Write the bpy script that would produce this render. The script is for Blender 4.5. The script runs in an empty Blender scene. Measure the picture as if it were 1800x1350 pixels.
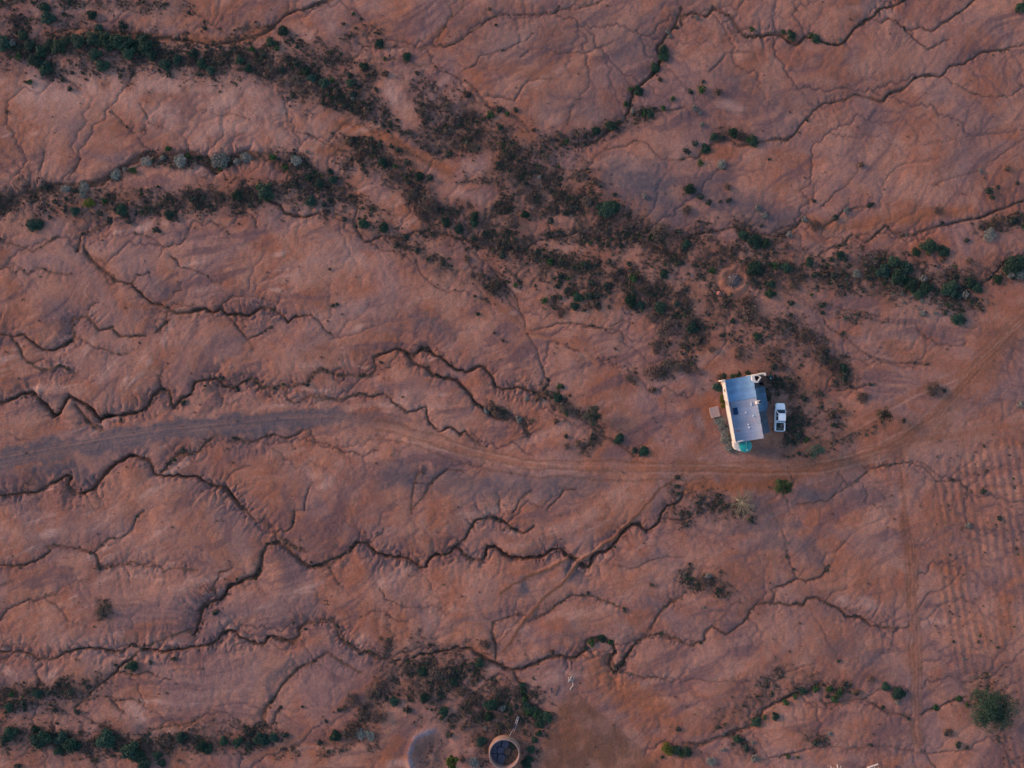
import bpy, bmesh, math, random, heapq
import numpy as np
from mathutils import Vector, Matrix

random.seed(7)
rng = np.random.default_rng(11)
S = bpy.context.scene
COL = S.collection

# ------------------------------------------------------------------ camera, sky, sun, exposure
CAM_H = 130.5           # metres above the ground
PPM = 9.2               # photograph pixels per metre on the ground
cam_d = bpy.data.cameras.new("camera")
cam_d.sensor_width = 36.0
cam_d.lens = 36.0 * CAM_H / (1800.0 / PPM)
cam_d.clip_start = 1.0
cam_d.clip_end = 8000.0
cam = bpy.data.objects.new("camera", cam_d)
cam.location = (0, 0, CAM_H)
COL.objects.link(cam)
S.camera = cam

SUN_EL = math.radians(15.0)
SUN_FROM = math.radians(161.0)      # compass in the picture plane: 180 = from the left, 90 = from the top
wd = bpy.data.worlds.new("World")
S.world = wd
wd.use_nodes = True
wn = wd.node_tree.nodes; wl = wd.node_tree.links
sky = wn.new("ShaderNodeTexSky")
sky.sky_type = 'NISHITA'
sky.sun_disc = False
sky.sun_elevation = SUN_EL
sky.sun_rotation = math.pi / 2 - SUN_FROM
sky.altitude = 1200
sky.air_density = 1.0
sky.dust_density = 1.4
sky.ozone_density = 1.6
bg = wn["Background"]
bg.inputs['Strength'].default_value = 0.15
wl.new(sky.outputs[0], bg.inputs['Color'])

sd = bpy.data.lights.new("sun", 'SUN')
sd.energy = 1.5
sd.angle = math.radians(13.0)
sd.color = (1.0, 0.60, 0.36)
sun = bpy.data.objects.new("sun", sd)
d = Vector((math.cos(SUN_FROM) * math.cos(SUN_EL), math.sin(SUN_FROM) * math.cos(SUN_EL), math.sin(SUN_EL)))
sun.rotation_euler = d.to_track_quat('Z', 'Y').to_euler()
sun.location = d * 100
COL.objects.link(sun)
S.view_settings.view_transform = 'Standard'
S.view_settings.look = 'None'
S.view_settings.gamma = 1.0
S.view_settings.use_curve_mapping = False
S.view_settings.exposure = 1.0
S.render.engine = 'CYCLES'

# ------------------------------------------------------------------ helpers
def W(px, py, z=0.0):
    """place in the world of a point z metres up that shows at this pixel of the photograph"""
    k = (CAM_H - z) / CAM_H / PPM
    return ((px - 900.0) * k, (675.0 - py) * k)

def tag(o, label=None, cat=None, group=None, kind=None):
    if label: o["label"] = label
    if cat: o["category"] = cat
    if group: o["group"] = group
    if kind: o["kind"] = kind
    return o

def empty(name, loc=(0, 0, 0), rz=0.0):
    o = bpy.data.objects.new(name, None)
    o.location = loc; o.rotation_euler = (0, 0, rz)
    o.empty_display_size = 0.3
    COL.objects.link(o)
    return o

def link(name, me, parent=None):
    o = bpy.data.objects.new(name, me)
    COL.objects.link(o)
    if parent is not None: o.parent = parent
    return o

def np_mesh(name, verts, quads, mat=None, smooth=False):
    """mesh from numpy arrays, all faces with the same number of corners"""
    me = bpy.data.meshes.new(name)
    n = len(verts); f, c = quads.shape
    me.vertices.add(n); me.vertices.foreach_set("co", np.ascontiguousarray(verts, np.float32).ravel())
    me.loops.add(f * c); me.loops.foreach_set("vertex_index", np.ascontiguousarray(quads, np.int32).ravel())
    me.polygons.add(f)
    me.polygons.foreach_set("loop_start", np.arange(0, f * c, c, dtype=np.int32))
    me.polygons.foreach_set("loop_total", np.full(f, c, np.int32))
    if smooth: me.polygons.foreach_set("use_smooth", np.ones(f, bool))
    me.update(calc_edges=True)
    if mat: me.materials.append(mat)
    return me

def bm_mesh(name, bm, mat=None, smooth=False):
    bmesh.ops.recalc_face_normals(bm, faces=bm.faces)
    me = bpy.data.meshes.new(name)
    bm.to_mesh(me); bm.free()
    if mat: me.materials.append(mat)
    if smooth:
        for p in me.polygons: p.use_smooth = True
    return me

def add_box(bm, x0, x1, y0, y1, z0, z1, bevel=0.0, M=None):
    vs = [bm.verts.new(p) for p in ((x0,y0,z0),(x1,y0,z0),(x1,y1,z0),(x0,y1,z0),(x0,y0,z1),(x1,y0,z1),(x1,y1,z1),(x0,y1,z1))]
    fs = [bm.faces.new([vs[i] for i in q]) for q in ((3,2,1,0),(4,5,6,7),(0,1,5,4),(1,2,6,5),(2,3,7,6),(3,0,4,7))]
    if bevel > 0:
        es = list({e for f in fs for e in f.edges})
        r = bmesh.ops.bevel(bm, geom=es, offset=bevel, segments=2, affect='EDGES', profile=0.6)
        vs = list({v for f in r['faces'] for v in f.verts} | {v for v in vs if v.is_valid})
    if M is not None:
        bmesh.ops.transform(bm, matrix=M, verts=[v for v in vs if v.is_valid])

def add_tube(bm, pts, radii, n=8, cap=True):
    rings = []
    for i, p in enumerate(pts):
        p = Vector(p)
        a = Vector(pts[max(i - 1, 0)]); b = Vector(pts[min(i + 1, len(pts) - 1)])
        t = (b - a).normalized()
        u = t.cross(Vector((0, 0, 1)))
        if u.length < 1e-3: u = t.cross(Vector((1, 0, 0)))
        u.normalize(); v = t.cross(u)
        r = radii[i] if hasattr(radii, '__len__') else radii
        rings.append([bm.verts.new(p + (u * math.cos(2*math.pi*k/n) + v * math.sin(2*math.pi*k/n)) * r) for k in range(n)])
    for i in range(len(rings) - 1):
        for k in range(n):
            bm.faces.new((rings[i][k], rings[i][(k+1) % n], rings[i+1][(k+1) % n], rings[i+1][k]))
    if cap:
        bm.faces.new(rings[0][::-1]); bm.faces.new(rings[-1])

def add_prism(bm, poly, z0, z1, top_inset=None):
    a = [bm.verts.new((x, y, z0)) for x, y in poly]
    b = [bm.verts.new((x, y, z1)) for x, y in (top_inset or poly)]
    n = len(poly)
    bm.faces.new(a[::-1]); bm.faces.new(b)
    for i in range(n):
        bm.faces.new((a[i], a[(i+1) % n], b[(i+1) % n], b[i]))

def add_lathe(bm, prof, n=24, cx=0.0, cy=0.0):
    """prof: list of (radius, z)"""
    rings = []
    for r, z in prof:
        if r < 1e-6: rings.append([bm.verts.new((cx, cy, z))])
        else: rings.append([bm.verts.new((cx + r*math.cos(2*math.pi*k/n), cy + r*math.sin(2*math.pi*k/n), z)) for k in range(n)])
    for A, B in zip(rings[:-1], rings[1:]):
        for k in range(n):
            a0, a1 = A[k % len(A)], A[(k+1) % len(A)]
            b0, b1 = B[k % len(B)], B[(k+1) % len(B)]
            f = []
            for v in (a0, a1, b1, b0):
                if v not in f: f.append(v)
            if len(f) > 2: bm.faces.new(f)

# ------------------------------------------------------------------ materials
MATS = {}
def mat(name, col, rough=0.8, metal=0.0, var=0.15, scale=3.0, bump=0.0, spec=None, rand=0.0, col2=None, trans=0.0, coat=0.0):
    if name in MATS: return MATS[name]
    m = bpy.data.materials.new(name); m.use_nodes = True
    nt = m.node_tree; N = nt.nodes; L = nt.links
    b = N["Principled BSDF"]
    b.inputs['Roughness'].default_value = rough
    b.inputs['Metallic'].default_value = metal
    if spec is not None: b.inputs['Specular IOR Level'].default_value = spec
    if coat: b.inputs['Coat Weight'].default_value = coat
    tc = N.new("ShaderNodeTexCoord")
    no = N.new("ShaderNodeTexNoise"); no.inputs['Scale'].default_value = scale; no.inputs['Detail'].default_value = 5
    L.new(tc.outputs['Object'], no.inputs['Vector'])
    mr = N.new("ShaderNodeMapRange"); mr.inputs['From Min'].default_value = 0.3; mr.inputs['From Max'].default_value = 0.7
    L.new(no.outputs['Fac'], mr.inputs['Value'])
    mx = N.new("ShaderNodeMix"); mx.data_type = 'RGBA'
    c2 = col2 or tuple(min(1, c * (1 + var)) for c in col)
    c1 = tuple(c * (1 - var) for c in col) if col2 is None else col
    mx.inputs['A'].default_value = (*c1, 1); mx.inputs['B'].default_value = (*c2, 1)
    L.new(mr.outputs['Result'], mx.inputs['Factor'])
    out = mx.outputs['Result']
    if rand > 0:
        oi = N.new("ShaderNodeObjectInfo"); hs = N.new("ShaderNodeHueSaturation")
        m1 = N.new("ShaderNodeMapRange"); m1.inputs['To Min'].default_value = 1 - rand; m1.inputs['To Max'].default_value = 1 + rand
        L.new(oi.outputs['Random'], m1.inputs['Value']); L.new(m1.outputs['Result'], hs.inputs['Value'])
        m2 = N.new("ShaderNodeMapRange"); m2.inputs['To Min'].default_value = 0.5 - rand * 0.06; m2.inputs['To Max'].default_value = 0.5 + rand * 0.06
        mu = N.new("ShaderNodeMath"); mu.operation = 'FRACT'; ml = N.new("ShaderNodeMath"); ml.operation = 'MULTIPLY'; ml.inputs[1].default_value = 7.31
        L.new(oi.outputs['Random'], ml.inputs[0]); L.new(ml.outputs[0], mu.inputs[0]); L.new(mu.outputs[0], m2.inputs['Value'])
        L.new(m2.outputs['Result'], hs.inputs['Hue'])
        L.new(out, hs.inputs['Color']); out = hs.outputs['Color']
    L.new(out, b.inputs['Base Color'])
    if bump:
        bp = N.new("ShaderNodeBump"); bp.inputs['Strength'].default_value = bump; bp.inputs['Distance'].default_value = 0.02
        L.new(no.outputs['Fac'], bp.inputs['Height']); L.new(bp.outputs['Normal'], b.inputs['Normal'])
    MATS[name] = m
    return m

# ------------------------------------------------------------------ noise on arrays
def _vnoise(x, y, seed):
    xi = np.floor(x).astype(np.int64); yi = np.floor(y).astype(np.int64)
    fx = x - xi; fy = y - yi
    fx = fx*fx*fx*(fx*(fx*6-15)+10); fy = fy*fy*fy*(fy*(fy*6-15)+10)
    def h(a, b):
        n = (a * 374761393 + b * 668265263 + seed * 1442695041) & 0xFFFFFFFF
        n = ((n ^ (n >> 13)) * 1274126177) & 0xFFFFFFFF
        n = (n ^ (n >> 16)) & 0xFFFFFFFF
        return n / 4294967295.0
    a = h(xi, yi); b = h(xi+1, yi); c = h(xi, yi+1); dd = h(xi+1, yi+1)
    return (a + (b-a)*fx) * (1-fy) + (c + (dd-c)*fx) * fy
def fbm(x, y, wl_, octs=4, seed=0, gain=0.5, lac=2.03):
    """about -1..1, wl_ = longest wavelength in metres"""
    t = np.zeros_like(x); a = 1.0; s = 0.0; f = 1.0 / wl_
    ca, sa = 0.8, 0.6
    X, Y = x, y
    for i in range(octs):
        t += a * (_vnoise(X*f + 17.3*i, Y*f - 9.1*i, seed + i) * 2 - 1)
        s += a; a *= gain; f *= lac
        X, Y = ca*X - sa*Y, sa*X + ca*Y
    return t / s * 1.5
def sstep(a, b, x):
    t = np.clip((x - a) / (b - a), 0, 1)
    return t*t*(3-2*t)
def blur(a, n=1):
    for _ in range(n):
        a = (np.pad(a, ((1,1),(0,0)), 'edge')[:-2] + 2*a + np.pad(a, ((1,1),(0,0)), 'edge')[2:]) / 4
        a = (np.pad(a, ((0,0),(1,1)), 'edge')[:, :-2] + 2*a + np.pad(a, ((0,0),(1,1)), 'edge')[:, 2:]) / 4
    return a
# ------------------------------------------------------------------ the lie of the land: gullies, washes and rills
TI = {'A': (0,0), 'B': (600,0), 'C': (1200,0), 'D': (0,450), 'E': (600,450), 'F': (1200,450), 'G': (0,900), 'H': (600,900), 'I': (1200,900)}
# tile, half width (photo px), depth (m), points in thirds of a photo px within the tile
CH = [
('A',10,.8,[(0,1110),(60,1060),(140,1010),(260,990),(400,980),(520,960),(600,910),(680,860),(780,820),(900,830),(1010,805),(1080,840),(1130,890),(1200,845),(1280,820),(1400,825),(1480,880),(1560,920),(1700,960),(1800,1000)]),
('A',4,.45,[(240,190),(330,158),(430,155),(600,170),(820,190),(960,200),(1130,230),(1250,215),(1330,200),(1420,150),(1500,80),(1620,40),(1800,-20)]),
('A',2,.25,[(1020,50),(1090,110),(1180,170),(1250,215)]),
('A',2.5,.6,[(0,1260),(100,1290),(180,1325),(230,1290),(310,1245)]),
('A',3,.7,[(400,1310),(430,1240),(500,1190),(540,1180)]),
('A',3.5,.7,[(1400,1040),(1480,1080),(1500,1120),(1600,1140),(1700,1120)]),
('A',2,.4,[(1280,1100),(1340,1150),(1360,1200)]),('A',2,.3,[(1110,1170),(1180,1190),(1210,1240)]),
('A',2,.3,[(590,580),(650,660),(710,700),(770,690)]),('A',1.5,.25,[(740,550),(770,600),(790,650),(900,690),(940,740)]),
('A',1.5,.25,[(1060,570),(1150,600),(1230,600),(1320,640)]),('A',1.5,.3,[(700,1230),(800,1250),(870,1310),(830,1350)]),('A',1.5,.3,[(870,1310),(960,1290),(1000,1200)]),
('A',2,.35,[(270,400),(330,420),(380,440),(420,470)]),('A',1.5,.3,[(1510,600),(1530,690),(1640,710),(1760,780)]),
('A',1.5,.3,[(0,870),(60,850),(100,800)]),('A',2,.3,[(410,840),(380,900),(350,970)]),('A',2,.3,[(230,800),(200,900),(190,960)]),
('B',3,.5,[(650,0),(630,50),(560,110),(520,160),(510,200),(480,240)]),
('B',3,.5,[(0,330),(80,300),(100,250),(200,255),(350,245),(480,240),(600,235),(650,205),(710,160),(760,110),(800,95),(870,75),(960,75),(1080,65),(1120,75),(1160,45),(1200,55),(1300,30),(1370,0)]),
('B',4,.35,[(0,320),(100,330),(200,310),(330,335),(480,350),(560,380),(640,420),(700,460),(740,510),(780,570),(850,590),(930,630),(1000,690)]),
('B',2,.35,[(600,390),(640,370),(720,340),(740,300),(800,295),(870,265),(920,240),(990,210),(1010,180)]),
('B',1.5,.25,[(940,310),(990,265),(1070,255),(1170,285),(1280,280),(1370,250),(1440,210)]),
('B',2,.3,[(780,510),(860,520),(910,540),(940,480),(990,425),(1060,415),(1150,420)]),
('B',2.5,.35,[(1190,660),(1200,590),(1240,530),(1265,520)]),
('B',4,.8,[(1800,40),(1770,130),(1720,180),(1680,240),(1690,300),(1650,370),(1590,430),(1540,480),(1520,570),(1490,640),(1400,690),(1350,740),(1300,770),(1200,770),(1130,740)]),
('B',3,.4,[(1800,560),(1700,580),(1600,610),(1530,630),(1440,670)]),
('B',2.5,.35,[(1350,760),(1400,790),(1480,770),(1540,740),(1620,760),(1660,820),(1700,850),(1800,850)]),
('B',8,.25,[(0,660),(100,650),(200,700),(270,730),(340,790),(430,840),(520,890),(600,930)]),
('B',3.5,.7,[(0,1020),(60,1040),(80,1090),(60,1150),(70,1200),(110,1270),(160,1270),(200,1240),(260,1245),(340,1260),(390,1220),(500,1230),(620,1250),(760,1290),(860,1300),(960,1330),(1040,1260),(1140,1250),(1240,1220),(1400,1250),(1560,1265),(1640,1290),(1700,1320),(1800,1345)]),
('B',2,.4,[(150,1280),(220,1320),(330,1340),(370,1370)]),('B',2,.35,[(690,500),(710,540),(760,560)]),
('C',4,.8,[(0,120),(0,80),(50,65),(130,95),(170,50),(250,80),(280,130),(330,190),(400,190),(470,180),(520,180),(560,230),(600,240),(650,190),(700,195),(760,230),(830,230),(880,190),(930,140),(990,90),(1050,50),(1150,15),(1200,-20)]),
('C',2.5,.5,[(1050,120),(1090,95),(1130,120),(1180,170),(1230,220),(1300,270),(1340,230),(1400,210)]),
('C',2.5,.5,[(1190,165),(1260,150),(1320,175),(1370,130),(1430,90),(1480,50),(1550,-10)]),
('C',3,.6,[(0,840),(80,830),(130,790),(170,750),(230,735),(310,770),(400,745),(470,735),(550,735),(600,700),(640,650),(690,590),(750,550),(830,540),(930,500),(1000,515),(1060,530),(1100,480),(1180,460),(1230,420),(1300,400),(1370,395),(1400,345),(1470,345),(1530,310),(1590,270),(1700,255),(1800,245)]),
('C',2,.35,[(1370,400),(1430,450),(1510,495),(1600,520),(1650,525),(1720,510),(1800,465)]),
('C',1.5,.15,[(1370,400),(1400,480),(1450,560),(1500,610)]),
('C',1.5,.15,[(1800,690),(1640,710),(1500,725),(1370,740),(1250,760),(1150,780),(1050,795),(930,805),(830,815),(720,850)]),
('C',3.5,.7,[(0,1255),(100,1235),(200,1220),(290,1205),(400,1240),(500,1250),(550,1230),(600,1190),(650,1150)]),
('C',2,.3,[(670,1100),(690,1040),(700,970)]),('C',2,.3,[(740,1090),(800,1030),(860,980),(920,910),(920,850)]),
('C',3.5,.45,[(740,1200),(800,1160),(850,1110),(930,1090),(1000,1080)]),
('C',3,.6,[(720,1340),(770,1300),(830,1300),(860,1290),(900,1245),(970,1275),(1040,1220),(1080,1190),(1110,1220),(1170,1250),(1230,1230),(1330,1200),(1430,1180),(1530,1160),(1620,1130),(1700,1100),(1800,1060)]),
('C',2,.25,[(1310,990),(1420,940),(1540,900),(1650,850),(1720,790),(1800,730)]),
('C',2,.3,[(130,390),(180,340),(230,290),(300,280),(360,280),(400,320)]),
('C',2,.2,[(1050,980),(1100,900),(1150,870),(1270,860),(1330,840)]),
('D',3.5,.85,[(440,-60),(450,-20),(480,20),(530,60),(580,100),(610,135),(690,145),(720,180),(750,215),(800,245),(870,265),(920,295),(1000,295),(1080,275),(1130,305),(1170,285),(1200,320),(1250,300),(1310,305),(1370,270),(1430,285),(1480,310),(1520,355),(1560,325),(1640,320)]),
('D',2,.3,[(900,0),(950,50),(1010,65),(1080,100),(1130,135),(1180,145)]),('D',2,.3,[(690,145),(720,100),(790,85)]),
('D',2,.35,[(1150,290),(1180,250),(1230,210),(1310,200),(1400,230),(1480,250)]),('D',2,.25,[(870,250),(900,200),(980,175)]),
('D',2.5,.4,[(1300,435),(1370,410),(1440,370)]),('D',2,.35,[(1200,325),(1250,380),(1300,440),(1340,500)]),('D',2,.3,[(1645,325),(1700,370),(1760,420)]),
('D',3,.6,[(0,410),(50,420),(100,480),(130,550),(190,590),(250,605),(310,590),(360,600),(400,630)]),
('D',3,.6,[(50,420),(120,410),(180,460),(220,500),(280,495),(340,470),(380,440),(370,400),(365,350),(380,325),(450,320),(490,350),(520,385),(590,370),(640,430),(700,430),(780,420)]),
('D',2,.3,[(390,440),(440,445),(500,480),(560,500),(640,520),(690,515)]),('D',2,.3,[(450,310),(470,270),(500,250)]),
('D',3,.5,[(830,400),(870,350),(880,280)]),('D',2,.35,[(800,310),(835,265)]),('D',2,.3,[(1000,340),(1010,300)]),('D',2,.3,[(1040,330),(1050,290)]),('D',2,.3,[(955,330),(965,300)]),
('D',4.2,1.1,[(0,770),(60,750),(110,720),(160,715),(210,760),(240,800),(280,850),(310,830),(330,760),(360,740),(420,780),(480,820),(520,860),(560,850),(620,845),(700,830),(780,790),(800,745),(840,715),(890,720),(905,780),(920,800),(960,750),(1010,720),(1020,670),(1080,650),(1140,645),(1160,690),(1230,695),(1280,660),(1330,655),(1380,705),(1440,700),(1500,690),(1560,665),(1620,675),(1650,630),(1700,605),(1800,630)]),
('D',3,.5,[(1500,700),(1510,750),(1550,770),(1600,750),(1640,730),(1700,745),(1800,760)]),
('D',5,.5,[(380,790),(440,860),(500,900),(560,930)]),
('D',4,.95,[(0,1260),(60,1250),(180,1255),(230,1215),(290,1190),(340,1165),(370,1170),(350,1210),(380,1250),(440,1255),(500,1220),(550,1150),(600,1090),(680,1050),(740,1070),(780,1095),(800,1150),(850,1165),(950,1165),(1040,1175),(1100,1210),(1180,1225),(1240,1290),(1310,1350),(1340,1380),(1400,1430),(1450,1470),(1540,1530),(1600,1550)]),
('D',2,.3,[(180,1255),(220,1290),(220,1350)]),('D',2.5,.35,[(100,1250),(130,1200),(180,1150)]),
('D',3.5,.6,[(850,1150),(900,1090),(960,1040),(1040,1035),(1090,980),(1150,940),(1230,960),(1330,970),(1430,945),(1520,960),(1580,930),(1640,910),(1730,890)]),
('D',2,.35,[(1640,920),(1660,980),(1740,1000),(1800,1040)]),('D',2,.3,[(1530,955),(1550,1010)]),
('D',1.5,.2,[(1180,1180),(1220,1130),(1290,1100),(1350,1110)]),('D',1.5,.25,[(20,930),(70,950),(110,980),(150,970),(190,1000)]),
('D',2.2,.4,[(0,70),(60,50),(70,90),(110,60),(140,95),(200,55),(280,90),(370,100)]),('D',1.5,.25,[(720,860),(760,885),(800,850),(860,820)]),
('D',2,.3,[(850,700),(840,640),(880,560)]),('D',2,.3,[(1130,700),(1160,760),(1230,790)]),('D',1.5,.25,[(1600,1350),(1610,1270),(1650,1200)]),
('E',3.6,.85,[(0,630),(80,635),(160,630),(180,600),(175,540),(220,515),(280,485),(340,505),(380,520),(420,485),(450,490),(490,530),(540,560),(600,600),(660,605),(720,580),(760,590),(800,640),(810,690),(850,710),(930,700),(1010,720),(1080,750)]),
('E',4.5,.85,[(330,500),(380,560),(440,590),(490,635),(530,650),(600,655),(640,700),(680,740),(710,790),(760,830),(830,860),(900,850),(960,890),(985,950)]),
('E',2,.3,[(290,480),(300,440),(320,410)]),('E',2,.3,[(190,630),(230,610),(270,580)]),
('E',2.4,.45,[(0,760),(40,745),(100,715),(150,745),(240,735),(280,780),(340,830),(390,825),(440,800),(460,870),(520,940),(570,915),(600,920),(620,950),(650,925),(700,970),(780,1020),(860,1050)]),
('E',3.5,.25,[(600,60),(680,130),(760,210),(850,280),(940,350),(1000,400),(1080,420),(1170,470),(1290,520),(1340,570)]),
('E',2.2,.35,[(780,60),(850,130),(910,200),(940,290),(970,360),(990,420),(1030,480),(1050,560),(1080,640),(1100,690)]),
('E',2,.3,[(1010,385),(1100,370),(1200,350),(1270,355),(1350,375),(1430,390),(1480,400),(1500,450)]),('E',2,.35,[(1420,370),(1480,345),(1530,355)]),
('E',1.8,.3,[(1340,565),(1420,540),(1500,535),(1540,580),(1560,640)]),
('E',3,.4,[(1290,880),(1340,925),(1400,950),(1450,990),(1520,1040),(1560,1070)]),
('E',1.5,.25,[(0,1045),(60,1035),(120,1050),(180,1015)]),
('E',3,.4,[(370,1350),(380,1260),(410,1150),(440,1130)]),('E',3,.4,[(380,1330),(440,1260),(500,1180),(560,1130),(640,1135)]),
('E',2.5,.35,[(840,1350),(840,1260)]),('E',2.5,.35,[(920,1350),(950,1280),(1000,1240)]),('E',2.5,.35,[(1090,1330),(1130,1290),(1170,1240),(1240,1230)]),
('E',1.5,.25,[(390,0),(420,90),(470,140),(560,190),(640,190),(700,240)]),
('F',2.5,.3,[(750,340),(790,390),(860,430),(920,480),(1000,530),(1060,560),(1200,560),(1300,570)]),
('F',2,.25,[(1230,360),(1270,420),(1350,470),(1450,480),(1500,450)]),('F',2,.3,[(780,710),(850,705),(950,685),(1020,680)]),
('F',2.2,.3,[(600,1310),(760,1290),(900,1190),(1000,1130),(1190,1085),(1290,1130),(1350,1190),(1460,1180),(1500,1230)]),
('F',3,.5,[(1500,170),(1620,130),(1660,80),(1700,30),(1760,10),(1800,0)]),
('F',2,.25,[(760,260),(900,290),(1050,310),(1200,360)]),
('G',2.8,.55,[(0,285),(50,290),(110,285),(200,250),(270,215),(250,190),(290,180),(380,190),(440,200),(490,215),(510,260),(530,290),(570,290),(640,280),(700,265),(770,290),(830,285),(870,310),(910,290),(970,300),(1050,300)]),
('G',2.5,.3,[(490,210),(530,170),(570,135),(640,145),(690,90),(720,30),(760,5)]),
('G',2,.3,[(0,580),(40,510),(80,490),(140,470),(190,470),(230,440),(310,430),(390,385),(480,350)]),('G',1.5,.2,[(230,450),(290,480),(330,520),(370,570),(460,600)]),
('G',3.5,.85,[(0,735),(80,735),(140,750),(200,780),(260,780),(300,775),(340,740),(400,730),(480,725),(560,740),(620,740),(680,700),(730,720),(790,700),(860,675),(930,640),(980,625),(1020,660)]),
('G',4.2,1.0,[(740,730),(860,740),(980,725),(1080,710),(1150,680),(1160,650),(1210,630),(1270,660),(1330,690),(1390,705),(1410,665),(1480,670),(1540,690),(1570,650),(1570,610),(1620,585),(1700,575),(1740,575),(1770,620),(1800,670),(1860,720),(1900,750)]),
('G',5,1.2,[(1020,650),(1040,580),(1060,510),(1110,465),(1160,450),(1200,400),(1280,370),(1340,350),(1370,290),(1390,230),(1420,180),(1470,170),(1530,200),(1570,250),(1620,290),(1690,290),(1740,265),(1800,245)]),
('G',2,.3,[(1490,110),(1530,70),(1550,0)]),('G',2.2,.5,[(1140,440),(1120,400),(1150,370),(1170,320),(1230,300)]),('G',2,.4,[(1730,295),(1770,340),(1790,380)]),
('G',3.5,.5,[(390,1030),(430,990),(520,920),(590,860),(650,800),(720,740)]),('G',2,.3,[(430,995),(520,985),(600,990),(690,980),(740,1020)]),('G',2.5,.35,[(580,1000),(620,1040),(660,1075)]),
('G',2,.3,[(420,1070),(480,1110),(560,1140),(650,1160)]),('G',2,.35,[(620,850),(700,870),(770,840),(830,870),(900,890)]),
('G',3.5,.5,[(1900,850),(1800,800),(1720,740),(1650,790),(1560,840),(1500,900),(1440,990),(1390,1060),(1380,1150)]),('G',2.5,.35,[(1480,1030),(1440,1080),(1430,1130),(1400,1160)]),
('G',2,.3,[(770,1160),(860,1140),(1000,1130),(1060,1110),(1130,1130),(1220,1110),(1300,1140),(1370,1165)]),('G',2,.35,[(20,770),(40,810)]),('G',2,.35,[(720,700),(720,650)]),('G',2,.35,[(0,380),(60,360),(40,300)]),
('H',4.2,1.1,[(0,245),(40,220),(80,165),(130,165),(170,210),(240,245),(340,250),(390,260),(420,295),(445,290),(460,250),(500,220),(560,230),(580,215),(600,185),(640,210),(680,250),(740,265),(760,230),(770,190),(810,190),(860,220),(940,245),(1020,240),(1080,235),(1120,205),(1170,200),(1190,235),(1240,260),(1280,290),(1310,290),(1330,230),(1400,220),(1440,190),(1480,120),(1530,70),(1570,70),(1610,100),(1660,60),(1700,10),(1730,-30),(1770,-45),(1800,-75),(1810,-105)]),
('H',2.5,.5,[(1720,30),(1760,45),(1830,30)]),
('H',3,.6,[(600,185),(660,140),(670,90),(720,40),(780,30),(870,50),(920,85),(970,105),(1020,70)]),('H',2,.35,[(150,165),(190,130),(230,120),(240,90)]),('H',2,.35,[(200,210),(215,170)]),
('H',1.8,.25,[(210,400),(240,470),(310,500),(420,510),(500,500),(560,550)]),('H',1.8,.25,[(0,590),(60,570),(150,525),(240,520),(300,570),(370,575)]),
('H',2.2,.45,[(820,770),(820,700),(795,640),(810,590),(870,565),(950,545),(1020,550),(1090,535),(1150,480),(1220,440),(1330,440),(1390,465),(1480,500)]),
('H',4.2,.85,[(0,670),(60,720),(100,750),(150,745),(180,775),(240,775),(330,790),(400,745),(490,740),(600,725),(680,730),(760,770),(810,790),(880,820),(960,830),(1030,810),(1090,770),(1160,755),(1240,775),(1280,740),(1290,690),(1370,665),(1430,690),(1440,740),(1410,790),(1440,850),(1490,820),(1530,740),(1570,700),(1600,660),(1680,640),(1740,670),(1800,690)]),
('H',5,.5,[(1410,760),(1440,830),(1490,800),(1560,700)]),
('H',2.2,.35,[(1440,850),(1540,860),(1600,880),(1660,860),(1760,900)]),('H',3.5,.45,[(1600,650),(1640,580),(1680,530),(1740,470),(1800,440)]),
('H',2.8,.5,[(920,840),(950,900),(970,980),(1040,1050)]),('H',1.6,.25,[(1340,280),(1430,280),(1530,290),(1600,270),(1700,240),(1800,230)]),('H',2,.3,[(255,755),(270,715),(300,710)]),
('H',2,.25,[(1250,950),(1330,1030),(1450,1140),(1560,1240),(1680,1320)]),('H',1.8,.25,[(1590,1200),(1640,1140),(1700,1130)]),('H',1.5,.2,[(840,690),(900,620),(980,560)]),
('I',3.4,.7,[(0,690),(40,710),(110,680),(130,630),(165,605),(230,640),(270,610),(340,570),(355,520),(400,485),(450,490),(540,490),(575,500),(600,480),(640,500),(660,460),(710,450),(770,480),(830,510),(860,550),(940,555),(990,590),(1050,610),(1130,615)]),
('I',2,.35,[(1130,615),(1190,600),(1210,550),(1260,490),(1290,435),(1350,425),(1400,370),(1440,340),(1460,300),(1510,290)]),
('I',3,.5,[(450,485),(480,460),(490,400),(550,385),(600,360),(660,375),(730,340),(770,280)]),('I',2.2,.3,[(600,360),(570,270),(545,210),(540,150),(500,60),(470,30)]),
('I',2.5,.35,[(165,605),(200,550),(240,490),(290,460)]),('I',1.8,.2,[(660,490),(700,560),(750,660),(790,720),(820,790)]),
('I',2.2,.3,[(0,900),(60,880),(160,895),(300,905),(420,895),(510,885),(550,840),(640,810),(740,790)]),('I',2,.25,[(760,470),(790,420),(870,400)]),
('I',5,.6,[(0,1230),(100,1230),(200,1190),(330,1150),(400,1110),(430,1050),(480,1000),(560,975),(640,950),(730,910)]),
('I',4,.5,[(730,1000),(760,1020),(870,995),(930,985),(1000,1020),(1080,1050),(1180,1080)]),('I',4,.4,[(1260,1070),(1340,1030),(1430,990),(1500,970)]),
('I',2.5,.35,[(380,1310),(480,1290),(560,1275),(650,1250),(740,1235),(900,1240),(1100,1240),(1220,1270),(1290,1280)]),
('I',1.6,.22,[(320,640),(370,690),(430,710),(500,680)]),('I',2,.15,[(1050,40),(900,110),(820,190),(780,280)]),('I',2,.25,[(1290,1285),(1330,1350)]),('I',2,.2,[(1290,1280),(1400,1255),(1560,1250)]),
]
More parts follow.
